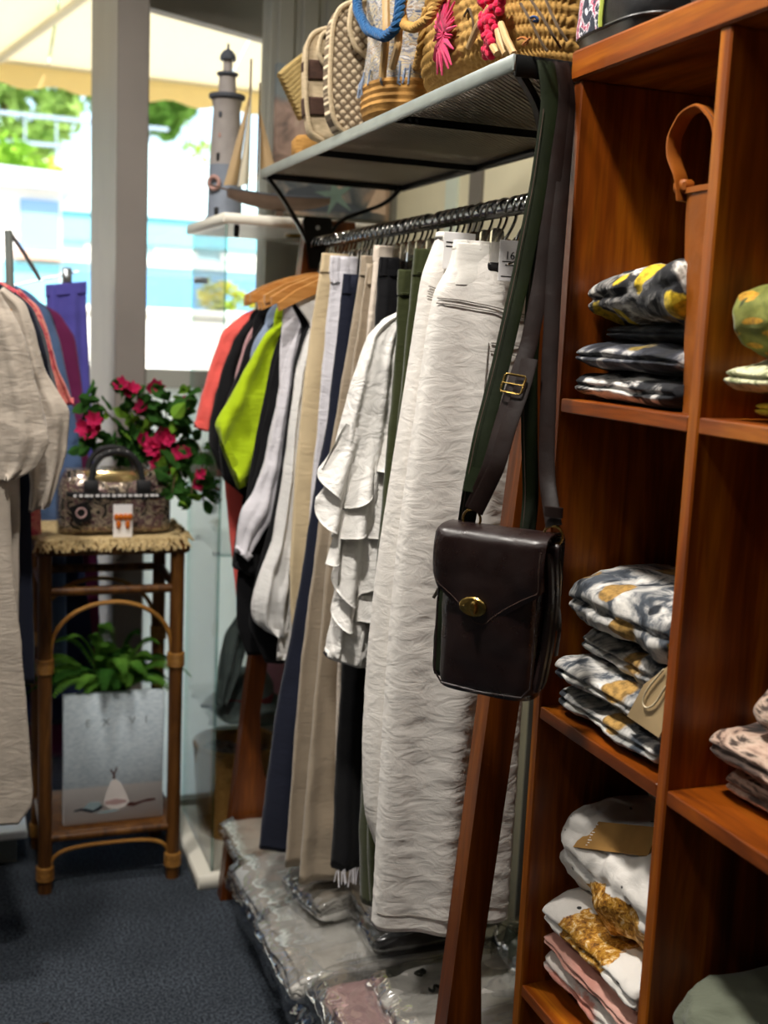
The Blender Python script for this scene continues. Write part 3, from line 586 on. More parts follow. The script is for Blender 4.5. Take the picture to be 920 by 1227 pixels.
trousers('taupe_trousers', 'taupe linen trousers with elastic waist, the pair with the lower hem', 2.02, [(440, 318), (436, 345), (412, 500), (394, 640), (379, 800), (366, 940), (356, 1054)], 'taupe_linen', folds=2.4, amp=(.003, .009), seed=11, hang_label='chrome clip hanger holding the lower taupe trousers', xr=.87, hem_drop=.02)
trousers('taupe_trousers', 'taupe linen trousers with elastic waist, beside the navy pair', 2.065, [(433, 308), (430, 340), (406, 480), (386, 600), (372, 700), (359, 800), (350, 920), (341, 1038)], 'taupe_linen', folds=2.6, amp=(.003, .009), seed=12, hang_label='chrome clip hanger holding the taupe pair beside navy', xr=.87)
trousers('navy_trousers', 'long dark navy trousers with the hem just above the white packets', 2.125, [(412, 330), (396, 480), (378, 580), (360, 700), (345, 785), (330, 860), (318, 960), (311, 1018)], 'navy_cloth', folds=2.2, amp=(.002, .009), seed=13, hang_label='chrome clip hanger holding the navy trousers', xr=.87)
trousers('white_trousers', 'soft white trousers with a wide ruched elastic waistband', 2.18, [(396, 308), (396, 345), (388, 430), (380, 520), (372, 600), (368, 700), (372, 860)], 'cool_white', folds=3, amp=(.003, .008), seed=14, hang_label='chrome clip hanger holding the ruched white trousers', xr=.87, band=.05)
trousers('beige_trousers', 'sand beige linen trousers hanging beside the white shirt', 2.235, [(386, 305), (380, 345), (372, 400), (360, 500), (352, 600), (346, 690), (352, 800), (356, 900)], 'beige_linen', folds=2.2, amp=(.002, .010), seed=15, hang_label='chrome clip hanger holding the beige trousers', xr=.88)

# ---- tops on wooden hangers
def top(name, label, Y, mat, outer, inner, hem, seed, cuff=True, body_x=.60, hl=None, cat='top', ballo=None, sfold=1.5, samp=(.001, .006), sht=(.010, .016, .017), buttons=0, bfold=2.5, edge=None):
    r = thing(name, label, cat, (RX, Y, 1.46), 'trousers and tops on the long rail')
    L = [(.690, 1.432), (.645, 1.412), (body_x+.005, 1.385), (body_x, 1.28), (body_x+.008, 1.10), (body_x, .95), (body_x+.004, hem)]
    L = [(x, z) for x, z in L if z >= hem]
    if edge: L = [(.690, 1.432), (.645, 1.412)]+px2(edge, Y)
    bmb = cloth(L, mirror(L), Y, (.006, .010, .011), 60, 44, bfold, (.001, .005), (.002, 8, 12), seed); part(r, 'body', bmb, mat, fa=0)
    so, si = px2(outer, Y), px2(inner, Y)
    smb = cloth(so, si, Y, sht, 46, 40, sfold, samp, (.0065, 16, 18), seed+1, hem=.008); part(r, 'sleeve', smb, mat, fa=0)
    mo, mi = mirror(si), mirror(so); part(r, 'sleeve', cloth(mo, mi, Y, sht, 24, 24, sfold, samp, (.003, 14, 16), seed+2), mat, fa=0)
    if cuff:
        a, b = np.array(so[-1]), np.array(si[-1]); d = np.array([-(b-a)[1], (b-a)[0]]); d = d/np.linalg.norm(d)*.016; d = d if d[1] > 0 else -d
        part(r, 'cuff', cloth([tuple(a+d), tuple(a)], [tuple(b+d), tuple(b)], Y, (sht[-1]*.93+.003, sht[-1]*.93+.003), 6, 30, 1, (.001, .001), (.001, 10, 10), seed), mat, fa=0)
    for k in range(buttons):
        z = 1.03-k*.11; part(r, 'button', MB().sphere((body_x+.03, surf_y(bmb, body_x+.03, z, Y)-.002, z), (.0055, .002, .0055)), 'pearl')
    if hl: hang('wood', Y, hl)
    return r
top('coral_blouse', 'coral red blouse with frilled sleeve, last on the rail', 2.515, 'coral_cloth', [(322, 366), (290, 376), (268, 396), (252, 440), (240, 480), (233, 512)], [(318, 380), (300, 400), (288, 430), (278, 470), (270, 500), (262, 520)], .73, 21, body_x=.610, edge=[(300, 378), (285, 440), (268, 530), (270, 590), (275, 640), (284, 722)])
WOODH.location = (RX, 2.515, RZ)
top('black_tee', 'black top with wide short sleeve beside the coral blouse', 2.488, 'black_cloth', [(326, 370), (300, 380), (278, 410), (262, 460), (252, 500), (250, 530), (262, 562)], [(322, 384), (312, 404), (304, 440), (300, 490), (298, 540), (290, 590)], .92, 22, hl='wooden hanger holding the black short-sleeved top', cuff=False)
top('pink_blouse', 'dusty pink top tucked between two black tops', 2.463, 'dusty_pink', [(332, 372), (308, 382), (294, 405), (284, 440), (280, 470)], [(326, 386), (318, 400), (312, 430), (305, 455), (300, 480)], .95, 23, hl='wooden hanger holding the dusty pink top', body_x=.615)
top('black_tee', 'plain black top beside the lime green shirt', 2.438, 'black_cloth', [(336, 374), (314, 384), (297, 412), (282, 455), (264, 500), (262, 540), (268, 575)], [(330, 388), (322, 402), (318, 440), (315, 500), (312, 550), (300, 600)], .86, 24, hl='wooden hanger holding the plain black top', cuff=False)
top('blue_grey_blouse', 'blue-grey top just behind the lime green shirt', 2.413, 'blue_grey', [(344, 374), (320, 385), (305, 408), (300, 430), (300, 450)], [(334, 388), (330, 400), (325, 425), (322, 440), (320, 460)], .95, 25, hl='wooden hanger holding the blue-grey top', body_x=.62)
top('lime_shirt', 'bright lime green linen shirt with wide cuffed short sleeve', 2.385, 'lime_cloth', [(360, 374), (338, 384), (318, 398), (300, 430), (278, 472), (257, 508), (263, 528)], [(364, 388), (350, 400), (340, 440), (328, 490), (314, 540), (300, 575), (286, 586)], .98, 26, hl='wooden hanger holding the lime green shirt', sht=(.009, .014, .016), samp=(.002, .008), body_x=.63)
top('navy_shirt', 'dark navy button shirt between lime green and white', 2.355, 'black_cloth', [(362, 378), (345, 388), (330, 420), (320, 480), (308, 550), (296, 600), (284, 625), (279, 680)], [(366, 392), (358, 410), (352, 470), (345, 540), (336, 600), (326, 650), (312, 690)], .70, 27, hl='wooden hanger holding the navy button shirt', buttons=4, edge=[(340, 388), (325, 430), (300, 560), (292, 620), (283, 700), (284, 750), (296, 785)])
top('white_shirt', 'white long-sleeved shirt between navy and black tops', 2.33, 'cool_white', [(372, 372), (352, 386), (340, 430), (330, 490), (318, 550), (304, 590), (288, 612), (283, 660)], [(374, 384), (362, 402), (356, 450), (350, 510), (340, 570), (328, 620), (308, 650), (296, 672)], .80, 28, hl='wooden hanger holding the white long-sleeved shirt', sht=(.009, .013, .018), body_x=.635)
top('black_dress', 'long black dress hanging beside the pale shirt', 2.305, 'black_cloth', [(378, 378), (362, 392), (352, 440), (345, 500), (335, 570), (322, 640), (308, 700), (302, 730)], [(380, 392), (370, 410), (364, 460), (360, 520), (352, 580), (344, 650), (335, 700), (325, 735)], .58, 29, hl='wooden hanger holding the long black dress', edge=[(362, 392), (348, 460), (330, 600), (304, 700), (298, 750), (318, 794)])
top('pale_shirt', 'pale white shirt with gathered balloon sleeve beside beige trousers', 2.275, 'pale_white', [(384, 374), (372, 388), (358, 430), (350, 490), (340, 570), (330, 640), (312, 690), (302, 720), (304, 748), (326, 758)], [(390, 386), (384, 402), (376, 450), (370, 510), (362, 580), (356, 640), (352, 690), (350, 720), (347, 740), (340, 764)], .74, 30, hl='wooden hanger holding the pale balloon-sleeve shirt', sht=(.010, .014, .02, .026, .016), samp=(.002, .012), sfold=2.2, body_x=.65, edge=[(372, 390), (366, 440), (356, 560), (346, 660), (335, 740), (330, 790)])

# ---- white blouse with ruffled sleeve
Yb = 1.86
bl_ = thing('ruffled_blouse', 'white linen blouse with cascading ruffles down the sleeve', 'blouse', (RX, Yb, 1.42), 'trousers and tops on the long rail')
L = px2([(486, 372), (462, 384), (452, 410), (450, 500), (448, 640), (446, 700)], Yb); part(bl_, 'body', cloth(L, mirror(L), Yb+.02, (.012, .02, .022), 70, 50, 2.5, (.002, .012), (.004, 10, 14), 31), 'white_linen', fa=0)
so = px2([(484, 372), (458, 384), (440, 402), (427, 440), (413, 490), (402, 540), (400, 600), (404, 680), (400, 740), (391, 784)], Yb); si = px2([(488, 384), (482, 400), (478, 440), (476, 490), (472, 540), (466, 600), (458, 680), (450, 740), (440, 796)], Yb)
part(bl_, 'sleeve', cloth(so, si, Yb, (.012, .028, .034, .03, .026), 90, 70, 2.2, (.004, .010), (.005, 14, 18), 32), 'white_linen', fa=0)
so2, si2 = mirror(si), mirror(so); part(bl_, 'sleeve', cloth(so2, si2, Yb+.02, (.012, .02, .02), 40, 30, 2, (.003, .008), (.004, 14, 18), 33), 'white_linen', fa=0)
def ruffle(pa, pb, waves, amp, seed, drop, ymid, rows=26, cols=110):
    """flared frill: attached along the pixel line pa, wavy free edge along pb; a thin closed sheet"""
    A = np.array([onY(p, Yb) for p in pa]); B = np.array([onY(p, Yb) for p in pb]); A = resample(A, cols); B = resample(B, cols); s = np.linspace(0, 1, cols); t_ = np.linspace(0, 1, rows)
    P = A[None]*(1-t_[:, None, None])+B[None]*t_[:, None, None]
    ph = 2*math.pi*waves*s+seed+1.1*pn(np.stack([s*3+seed, s*0, s*0], -1))
    saw = np.sin(ph)+.38*np.sin(2*ph+.8)
    P[..., 1] = ymid+(.004+t_[:, None]**1.2*amp*saw[None])-.012*t_[:, None]*(1-2*abs(s-.5))[None]
    P[..., 0] += t_[:, None]**1.4*amp*.55*np.cos(ph)[None]
    P[..., 2] += t_[:, None]**1.5*drop*(np.sin(ph*.5+seed)+.3*np.sin(ph))[None]+.0012*pn(np.stack([P[..., 0]*60, P[..., 2]*60, P[..., 1]*0+seed], -1))
    Q = P.copy(); Q[..., 1] += .0016; m = MB(); m.grid(P); m.grid(Q[:, ::-1]); n = rows*cols
    m.f += [((rows-1)*cols+k+1, (rows-1)*cols+k, n+(rows-1)*cols+cols-1-k, n+(rows-1)*cols+cols-2-k) for k in range(cols-1)]
    e = [tuple(p) for p in P[-1]]; m.tube(e, .0011, 5); return m
for pa, pb, wv_, am_, sd_, dp_, yy_ in (
    ([(408, 505), (430, 515), (455, 512), (478, 488)], [(373, 562), (396, 600), (428, 590), (452, 560), (474, 528)], 3.6, .020, .4, .014, .034),
    ([(406, 545), (425, 560), (450, 560), (472, 540)], [(378, 596), (398, 650), (430, 640), (456, 610), (472, 580)], 3.4, .022, 2.2, .018, .037),
    ([(402, 605), (420, 620), (442, 620), (466, 600)], [(384, 664), (404, 712), (432, 700), (452, 672), (464, 650)], 3.2, .022, 4.1, .018, .038),
    ([(404, 655), (420, 670), (440, 672), (460, 655)], [(388, 700), (406, 742), (430, 746), (450, 722), (460, 700)], 3.0, .020, 5.4, .016, .036)):
    part(bl_, 'ruffle', ruffle(pa, pb, wv_, am_, sd_, dp_, Yb-yy_), 'white_linen', fa=0)
part(bl_, 'cuff', cloth(px2([(401, 740), (390, 786)], Yb), px2([(452, 742), (440, 797)], Yb), Yb, (.034, .036), 16, 50, 1.5, (.002, .004), (.002, 20, 20), 36), 'white_linen', fa=0)
hang('clip', Yb+.02, 'chrome hanger holding the white ruffled blouse')
# spare empty hangers: only their hooks show between the garments
SPARE = ((1.452, 'at the near end of the rail'), (1.488, 'behind the bag straps'), (1.506, 'near the strap buckle'), (1.524, 'just before the front white jeans'), (1.548, 'touching the front white jeans'), (1.615, 'between the two white jeans'), (1.635, 'close to the second white jeans'), (1.70, 'between white jeans and olive trousers'), (1.722, 'touching the olive corduroy trousers'), (1.77, 'between the two olive trousers'), (1.825, 'just before the ruffled blouse'), (1.905, 'between ruffled blouse and black trousers'), (1.925, 'touching the black trousers'), (2.042, 'between the two taupe trousers'), (2.095, 'between taupe and navy trousers'), (2.155, 'between navy and white trousers'), (2.21, 'between white and beige trousers'), (2.255, 'between beige trousers and pale shirt'))
WIREH.location = (RX, 1.436, RZ)
for k, (y, w_) in enumerate(SPARE):
    hang('wire', y, 'spare chrome wire hanger on the rail '+w_)
# ================================================================ leather bags hung from the end of the wire shelf
def leather(name, col, rough=.38, coat=.25, bs=220, bump=.25, var=.25, spec=.5):
    t = NT(name); co = t.coords(); c = lin(col)
    vo = t.n('TexVoronoi'); t.l(co, vo.inputs['Vector']); t.v(vo, 'Scale', 900)
    t.col(t.ramp(t.noise(co, 18, 5, .5), [(.3, tuple(x*(1-var) for x in c[:3])+(1,)), (.7, tuple(x*(1+var) for x in c[:3])+(1,))]))
    t.l(t.ramp(t.noise(co, 30, 4), [(.3, (rough-.08,)*3+(1,)), (.7, (rough+.14,)*3+(1,))]), t.b.inputs['Roughness']); t.v(t.b, 'Coat Weight', coat); t.v(t.b, 'Specular IOR Level', spec); t.v(t.b, 'Coat Roughness', .3)
    t.bump(t.noise(co, 26, 5, .6), bump, .004); t.bump(vo.outputs['Distance'], .12, .0008); MATS[name] = t.m
leather('brown_leather', '#1d1110', .30, .10); leather('green_leather', '#131a09', .55, 0, spec=.14); leather('tan_leather', '#8c4c14', .5, 0, var=.2, spec=.22); leather('black_leather', '#131315', .35, .25); leather('strap_brown', '#190e0b', .5, 0, spec=.15)
simple('dark_thread', '#4a3830', .9, 0, 0); simple('zip_metal', '#5b5349', .35, .9, .1)
bz_ = onY((593, 735), 1.222); BC = np.array([bz_[0], 1.222, .937]); RV = _n([.66, -.75, 0]); NF = _n([-.75, -.66, 0]); UP = np.array([0, 0, 1.])
def BT(u, v, w_): return BC+u*RV+v*UP+w_*NF
bag = thing('leather_satchel', 'small dark brown leather crossbody bag with flap and brass turn lock', 'bag', BC)
def rbox(hw0, hw1, h, d0, d1, rows=22, e=5.0, n=64, bulge=.004, seed=1, z0=0, T=BT, woff=0):
    rings = []
    for i in range(rows):
        t_ = i/(rows-1); s = 1-abs(2*t_-1)**10; k = .94+.06*s
        ring = []
        for q in range(n):
            a = 2*math.pi*q/n; c, s_ = math.cos(a), math.sin(a); u = math.copysign(abs(c)**(2/e), c); w_ = math.copysign(abs(s_)**(2/e), s_)
            hw = hw0+(hw1-hw0)*t_; d = d0+(d1-d0)*t_; bl2 = bulge*math.sin(math.pi*t_)*(1-u*u)
            ring.append(T(u*hw*k, z0+t_*h, woff+w_*(d*k)+math.copysign(bl2, w_)))
        rings.append(ring)
    m = MB(); m.loftrings(rings, True); V = np.array(m.v); V += (.0018*pn(V*38+seed))[:, None]*NF[None]+(.0012*pn(V*55+seed+3))[:, None]*RV[None]; m.v = [tuple(p) for p in V]; return m
body = part(bag, 'body', rbox(.063, .0655, .190, .032, .029, e=3.6, bulge=.006), 'brown_leather', fa=0)
# welted seam along the front edges
m = MB(); m.tube([BT(-.062, .165, .027), BT(-.0625, .1, .031), BT(-.062, .02, .031), BT(-.052, .006, .031), BT(0, .004, .033), BT(.052, .006, .031), BT(.0625, .02, .031), BT(.0635, .1, .031), BT(.0635, .165, .027)], .0014, 7); part(body, 'piping', m, 'brown_leather')
# gusset folds on the visible side
for dv, w0, w1 in ((0, .012, .006), (0, -.004, -.010)): part(body, 'gusset_fold', MB().tube(resample([BT(.064, .012, w0+.004), BT(.070, .06, w0), BT(.071, .12, w1), BT(.066, .178, w1+.004)], 18), [.003]+[.0055]*16+[.003], 8), 'brown_leather')
# flap
def flap_low(u): # lower edge height along u
    a = abs(u+.004)/.064
    return .078+.052*min(1, max(0, (a-.12)/.88))**.75*(1.0 if u < 0 else .93)
us = np.linspace(-.069, .069, 61); path = []
rows = []
for s_ in np.linspace(0, 1, 40):
    row = []
    for u in us:
        lo = flap_low(u); corner = .012*max(0, (abs(u)-.060)/.009)**2
        if s_ < .22: q = s_/.22; v, w_ = .12+(.186-.12)*q, -.033
        elif s_ < .45: q = (s_-.22)/.23*math.pi; v, w_ = .186+.011*math.sin(q)**.8, -.033*math.cos(q)
        else: q = (s_-.45)/.55; v = .186+(lo+corner-.186)*q; w_ = .0335+.003*math.sin(q*math.pi)-(.0008 if abs(u) > .06 else 0)
        wn_ = .0012*pn(np.array([u*40, v*40, 3.3]))-.004*max(0, (abs(u)-.055)/.014)**2
        row.append(BT(u*(1.0), v, w_+wn_))
    rows.append(row)
P = np.array(rows); P2 = P.copy()
c_ = BC+UP*.12
for i in range(P.shape[0]):
    for jx in range(P.shape[1]):
        a = P[min(i+1, 39), jx]-P[max(i-1, 0), jx]; b = P[i, min(jx+1, 60)]-P[i, max(jx-1, 0)]; nn = np.cross(a, b); nn /= np.linalg.norm(nn)+1e-9; nn = nn if nn.dot(P[i, jx]-c_) > 0 else -nn; P2[i, jx] = P[i, jx]+nn*.0026
m = MB(); m.grid(P); m.grid(P2); N_ = 40*61
for a, b in [(i*61, (i+1)*61) for i in range(39)]+[((i+1)*61+60, i*61+60) for i in range(39)]+[(39*61+k, 39*61+k+1) for k in range(60)]+[(k+1, k) for k in range(60)]: m.f.append((a, b, b+N_, a+N_))
flap = part(bag, 'flap', m, 'brown_leather', fa=50)
# stitching just inside the flap edge: short raised stitches
m = MB(); E_ = [P2[i, 2] for i in range(19, 38)]+[P2[37, k] for k in range(2, 59)]+[P2[i, 58] for i in range(37, 18, -1)]; E_ = resample(E_, 130)
for i in range(0, 129, 1):
    a, b = E_[i], E_[i]+(E_[i+1]-E_[i])*.6; m.tube([a+NF*.0004, b+NF*.0004], .00055, 4)
part(flap, 'stitching', m, 'dark_thread', kind='stuff')
# turn lock
lc = BT(-.012, .108, .0400)
def oval(rx, rz, w0, w1, n=28): return [[lc+RV*rx*k*math.cos(2*math.pi*q/n)+UP*rz*k*math.sin(2*math.pi*q/n)+NF*w_ for q in range(n)] for k, w_ in ((1, w0), (1, w1), (.9, w1+.0012))]
lock = part(bag, 'turn_lock', MB().loftrings(oval(.0172, .0118, -.002, .0014)), 'brass', label='oval brass turn lock plate')
part(lock, 'knob', MB().box((-.0045, -.004, -.0075), (.0045, .004, .0075), .003).__class__().loftrings([[lc+NF*(.002+w_)+RV*(a*math.cos(t_)*.0045+.003)+UP*(a*math.sin(t_)*.0085) for t_ in np.linspace(0, 2*math.pi, 16, endpoint=False)] for a, w_ in ((.8, 0), (1, .002), (1, .005), (.7, .007))]), 'brass')
part(lock, 'rivet', MB().sphere(lc-RV*.011+NF*.002, .0012, 8, 5), 'brass')
# rings, tabs, straps
rl, rr = BT(-.040, .204, -.006), BT(.066, .197, -.002)
for c0 in (rl, rr):
    part(bag, 'strap_ring', MB().torus(c0, .0115, .0016, RV, UP), 'brass', label='brass strap ring')
    part(bag, 'strap_tab', MB().ribbon(resample([c0-UP*.026+NF*.003, c0-UP*.012+NF*.005, c0-UP*.0085, c0-UP*.012-NF*.005, c0-UP*.026-NF*.003], 16), RV, .0095, .0016), 'brown_leather')
side1 = _n([.75, -.35, 0])
pL = [rl+UP*.011, onY((588, 560), 1.236), onY((600, 515), 1.245), onY((617, 462), 1.256), onY((634, 412), 1.268), onY((650, 330), 1.283), onY((665, 210), 1.298), onY((675, 110), 1.311), np.array([.7005, 1.318, 1.695]), np.array([.701, 1.324, 1.703]), np.array([.701, 1.332, 1.69])]
pR = [rr+UP*.011, onY((655, 575), 1.212), onY((655, 530), 1.226), onY((658, 440), 1.250), onY((664, 330), 1.275), onY((673, 220), 1.294), onY((681, 120), 1.309), np.array([.7055, 1.3175, 1.690]), np.array([.704, 1.324, 1.7045]), np.array([.703, 1.333, 1.69])]
def sides(p, a, b): return [a*(1-t_)+b*t_ for t_ in np.linspace(0, 1, len(p))]
pl_, pr_ = resample(pL, 70), resample(pR, 70)
part(bag, 'strap', MB().ribbon(pl_, sides(pl_, RV, np.array([1., -.1, 0])), .0105, .0018), 'strap_brown')
part(bag, 'strap', MB().ribbon(pr_, sides(pr_, RV, np.array([1., -.1, 0])), .0098, .0018), 'strap_brown')
lo_ = resample([rl+UP*.011+NF*.002, onY((592, 556), 1.232), onY((604, 512), 1.239), onY((622, 462), 1.25), onY((630, 430), 1.258)], 30)
part(bag, 'strap_loop', MB().ribbon(lo_+NF*.003+RV*.006, RV, .0105, .0016), 'strap_brown')
bk_ = onY((617, 460), 1.25)+NF*.006; tdir = _n(pL[4]-pL[2]); sd = _n(np.cross(tdir, NF))
cor = [bk_+sd*.0135*a+tdir*.0115*b for a, b in ((-1, -.8), (-.85, -1), (.85, -1), (1, -.8), (1, .8), (.85, 1), (-.85, 1), (-1, .8), (-1, -.8), (-.85, -1))]
part(bag, 'buckle', MB().tube(cor, .0014, 7, False), 'brass', label='brass roller buckle')
part(bag, 'buckle_pin', MB().tube([bk_-sd*.0135+NF*.001, bk_+sd*.0135+NF*.001], .0011, 6), 'brass')
part(bag, 'keeper', MB().box((0, 0, 0), (1, 1, 1)).__class__().ribbon([rr+UP*.022+NF*.0035-RV*.0, rr+UP*.034+NF*.0035], RV, .0112, .003), 'strap_brown')
for du in (0, .006): part(bag, 'zip_pull', MB().tube([BT(-.066-du, .128-du, .0), BT(-.074-du, .114-du*2, .006)], .0022, 6), 'zip_metal')
part(bag, 'zip_pull', MB().ribbon(resample([BT(.070, .115, -.020), BT(.076, .09, -.020), BT(.074, .05, -.018)], 12), NF, .005, .0012), 'brown_leather')
part(bag, 'zip_track', MB().tube(resample([BT(.062, .186, -.022), BT(.071, .15, -.022), BT(.0715, .08, -.022)], 20), .0024, 6), 'zip_metal')
# green bag behind
GC = BC-NF*.062-RV*.040
def GT(u, v, w_): return GC+u*RV+v*UP+w_*NF
gb = thing('green_bag', 'dark green leather bag mostly hidden behind the brown bag', 'bag', GC-UP*.012)
gbody = part(gb, 'body', rbox(.066, .060, .17, .018, .016, T=GT, z0=-.012), 'green_leather', fa=0)
part(gb, 'zip_line', MB().tube([GT(-.055, .15, .02), GT(0, .152, .021), GT(.055, .15, .02)], .0016, 6), 'zip_metal')
gL = [GT(-.035, .155, .0), onY((566, 580), 1.262), onY((578, 520), 1.268), onY((598, 445), 1.278), onY((622, 340), 1.291), onY((646, 220), 1.302), onY((660, 120), 1.3115), np.array([.682, 1.318, 1.695]), np.array([.681, 1.324, 1.704]), np.array([.681, 1.334, 1.68])]
gR = [GT(.045, .155, -.012), onY((636, 600), 1.292), onY((634, 520), 1.296), onY((634, 440), 1.301), onY((642, 330), 1.306), onY((656, 200), 1.311), onY((668, 120), 1.3165), np.array([.6885, 1.320, 1.6935]), np.array([.688, 1.325, 1.7025]), np.array([.688, 1.334, 1.68])]
for p, w_ in ((gL, .0112), (gR, .0105)):
    q = resample(p, 70); st_ = part(gb, 'strap', MB().ribbon(q, sides(q, RV, np.array([1., -.1, 0])), w_, .0018), 'green_leather')
    part(st_, 'stitching', MB().tube(q[4:60]+np.array([-.0088, -.0022, 0]), .0005, 4), 'dark_thread')
part(gb, 'strap_slider', MB().box((0, 0, 0), (1, 1, 1)).__class__().ribbon([onY((566, 590), 1.256), onY((572, 560), 1.258)], RV, .0135, .003), 'green_leather')
def foil(name, cen, rad, gold):
    t = NT(name); co = t.coords(); mp = t.n('Mapping', vector_type='POINT'); tc = t.n('TexCoord'); t.l(tc.outputs['Object'], mp.inputs[0]); t.v(mp, 'Scale', tuple(1/r for r in rad)); t.v(mp, 'Location', tuple(-c/r for c, r in zip(cen, rad))); vl = t.n('VectorMath', operation='LENGTH'); t.l(mp.outputs[0], vl.inputs[0]); n1 = t.math('ADD', vl.outputs['Value'], t.math('MULTIPLY', t.math('SUBTRACT', t.noise(co, 30, 5), .5), .9)); m = t.ramp(n1, [(.96, (1, 1, 1, 1)), (1.0, (0, 0, 0, 1))])
    g = t.ramp(t.noise(co, 110, 5, .4, .7), [(.34, '#4a2a0c'), (.45, '#a8701f'), (.54, gold), (.66, '#f3e3c0')])
    vo = t.n('TexVoronoi'); t.l(co, vo.inputs['Vector']); t.v(vo, 'Scale', 34); st_ = t.ramp(vo.outputs['Distance'], [(.10, (1, 1, 1, 1)), (.13, (0, 0, 0, 1))])
    t.col(t.mix(m, t.mix(st_, '#e4dfd8', '#17191b'), g)); t.v(t.b, 'Roughness', .65); t.l(t.math('MULTIPLY', m, .35), t.b.inputs['Metallic']); t.bump(t.noise(t.coords((12, 12, 22)), 2.5, 4, .8), .3, .008); MATS[name] = t.m
# ================================================================ folded clothes in the cube shelf
printed('gold_print', [(.34, '#0c0d10'), (.44, '#1b1c20'), (.50, '#8d8a86'), (.55, '#dcd8cf'), (.61, '#6a6050'), (.7, '#15161a')], 11, 1.2, ('#e3c22c', 13, .34, (1, 1.5, 1), True), spots2=('#8a6a3a', 11, .20, (1, 1, 2), False))
printed('dark_print', [(.40, '#0d0e12'), (.52, '#16181f'), (.58, '#35373c'), (.64, '#17191f')], 13, 1.4, ('#9c7b2c', 11, .20, (1, 1, 1.5), True))
printed('navy_print', [(.38, '#0d0e13'), (.48, '#171a24'), (.55, '#4d4f57'), (.62, '#b9b6b2'), (.68, '#23262f')], 12, 1.5, ('#8a7431', 12, .2, (1, 1, 1.5), True))
printed('navy_white_print', [(.36, '#0d0e13'), (.46, '#14161c'), (.52, '#cfcbc6'), (.60, '#e2ded8'), (.66, '#3a3b40')], 10, 1.3)
printed('grey_print', [(.32, '#1f242c'), (.42, '#4a5058'), (.50, '#b4b2ae'), (.60, '#e0dcd5'), (.7, '#6f737a')], 13, 1.7, ('#b08a4a', 12, .25, (1, 1.2, 1.9), True), spots2=('#262b33', 13, .20, (1.6, 1, 1.2), False))
printed('leaf_print', [(.35, '#545a22'), (.48, '#7c7f38'), (.56, '#5f6526'), (.66, '#99963f')], 15, .6, ('#cf9a2b', 26, .32, (1, 1.0, 3.2), False), spots2=('#3f4a1a', 21, .16, (1, 2.4, 1), False))
printed('zebra_green', [(.36, '#35401d'), (.44, '#c9c99b'), (.52, '#dcd8b4'), (.56, '#55602d'), (.64, '#cfcaa4')], 11, 2.4, stretch=(1, 3, 1.2))
printed('yellow_green', [(.36, '#41491c'), (.46, '#8f8a2c'), (.56, '#d8c32c'), (.66, '#5d6528')], 14, 1.2)
printed('animal_print', [(.34, '#231f1d'), (.43, '#5c4a42'), (.50, '#b89a88'), (.58, '#cdb3a0'), (.66, '#4a3d37')], 22, 1.0, stretch=(1, .8, 3.2))
printed('star_print', [(.3, '#d8d1c8'), (.7, '#e4ded6')], 6, .5, ('#15181a', 30, .13, (1, 1, 1), False))
foil('gold_white', (-.13, -.03, .040), (.10, .075, .036), '#d8a13a')
foil('gold_white_two', (-.13, .01, .028), (.10, .055, .06), '#cf9a30')
printed('rose_white', [(.46, '#ddd5cc'), (.52, '#dcd0c8'), (.56, '#cf8d7e'), (.68, '#c27a6a')], 8, .6, ('#15181a', 27, .14, (1, 1, 1), False))
printed('rose_cloth', [(.4, '#c99a8c'), (.6, '#b88072')], 9, .5)
fabric('sage_cloth', '#6b7060', crink=.4); fabric('hat_sage', '#4c5542', crink=.3); simple('kraft', '#a0763a', .8, 0, .08, 60); simple('cream_leather', '#b79d74', .6, 0, .06, 30); simple('string', '#cbbd9e', .9, 0, 0)
printed('pouch_weave', [(.45, '#0b0b0c'), (.5, '#d8d4cc'), (.55, '#0b0b0c')], 60, 0, stretch=(1, 1, 4))

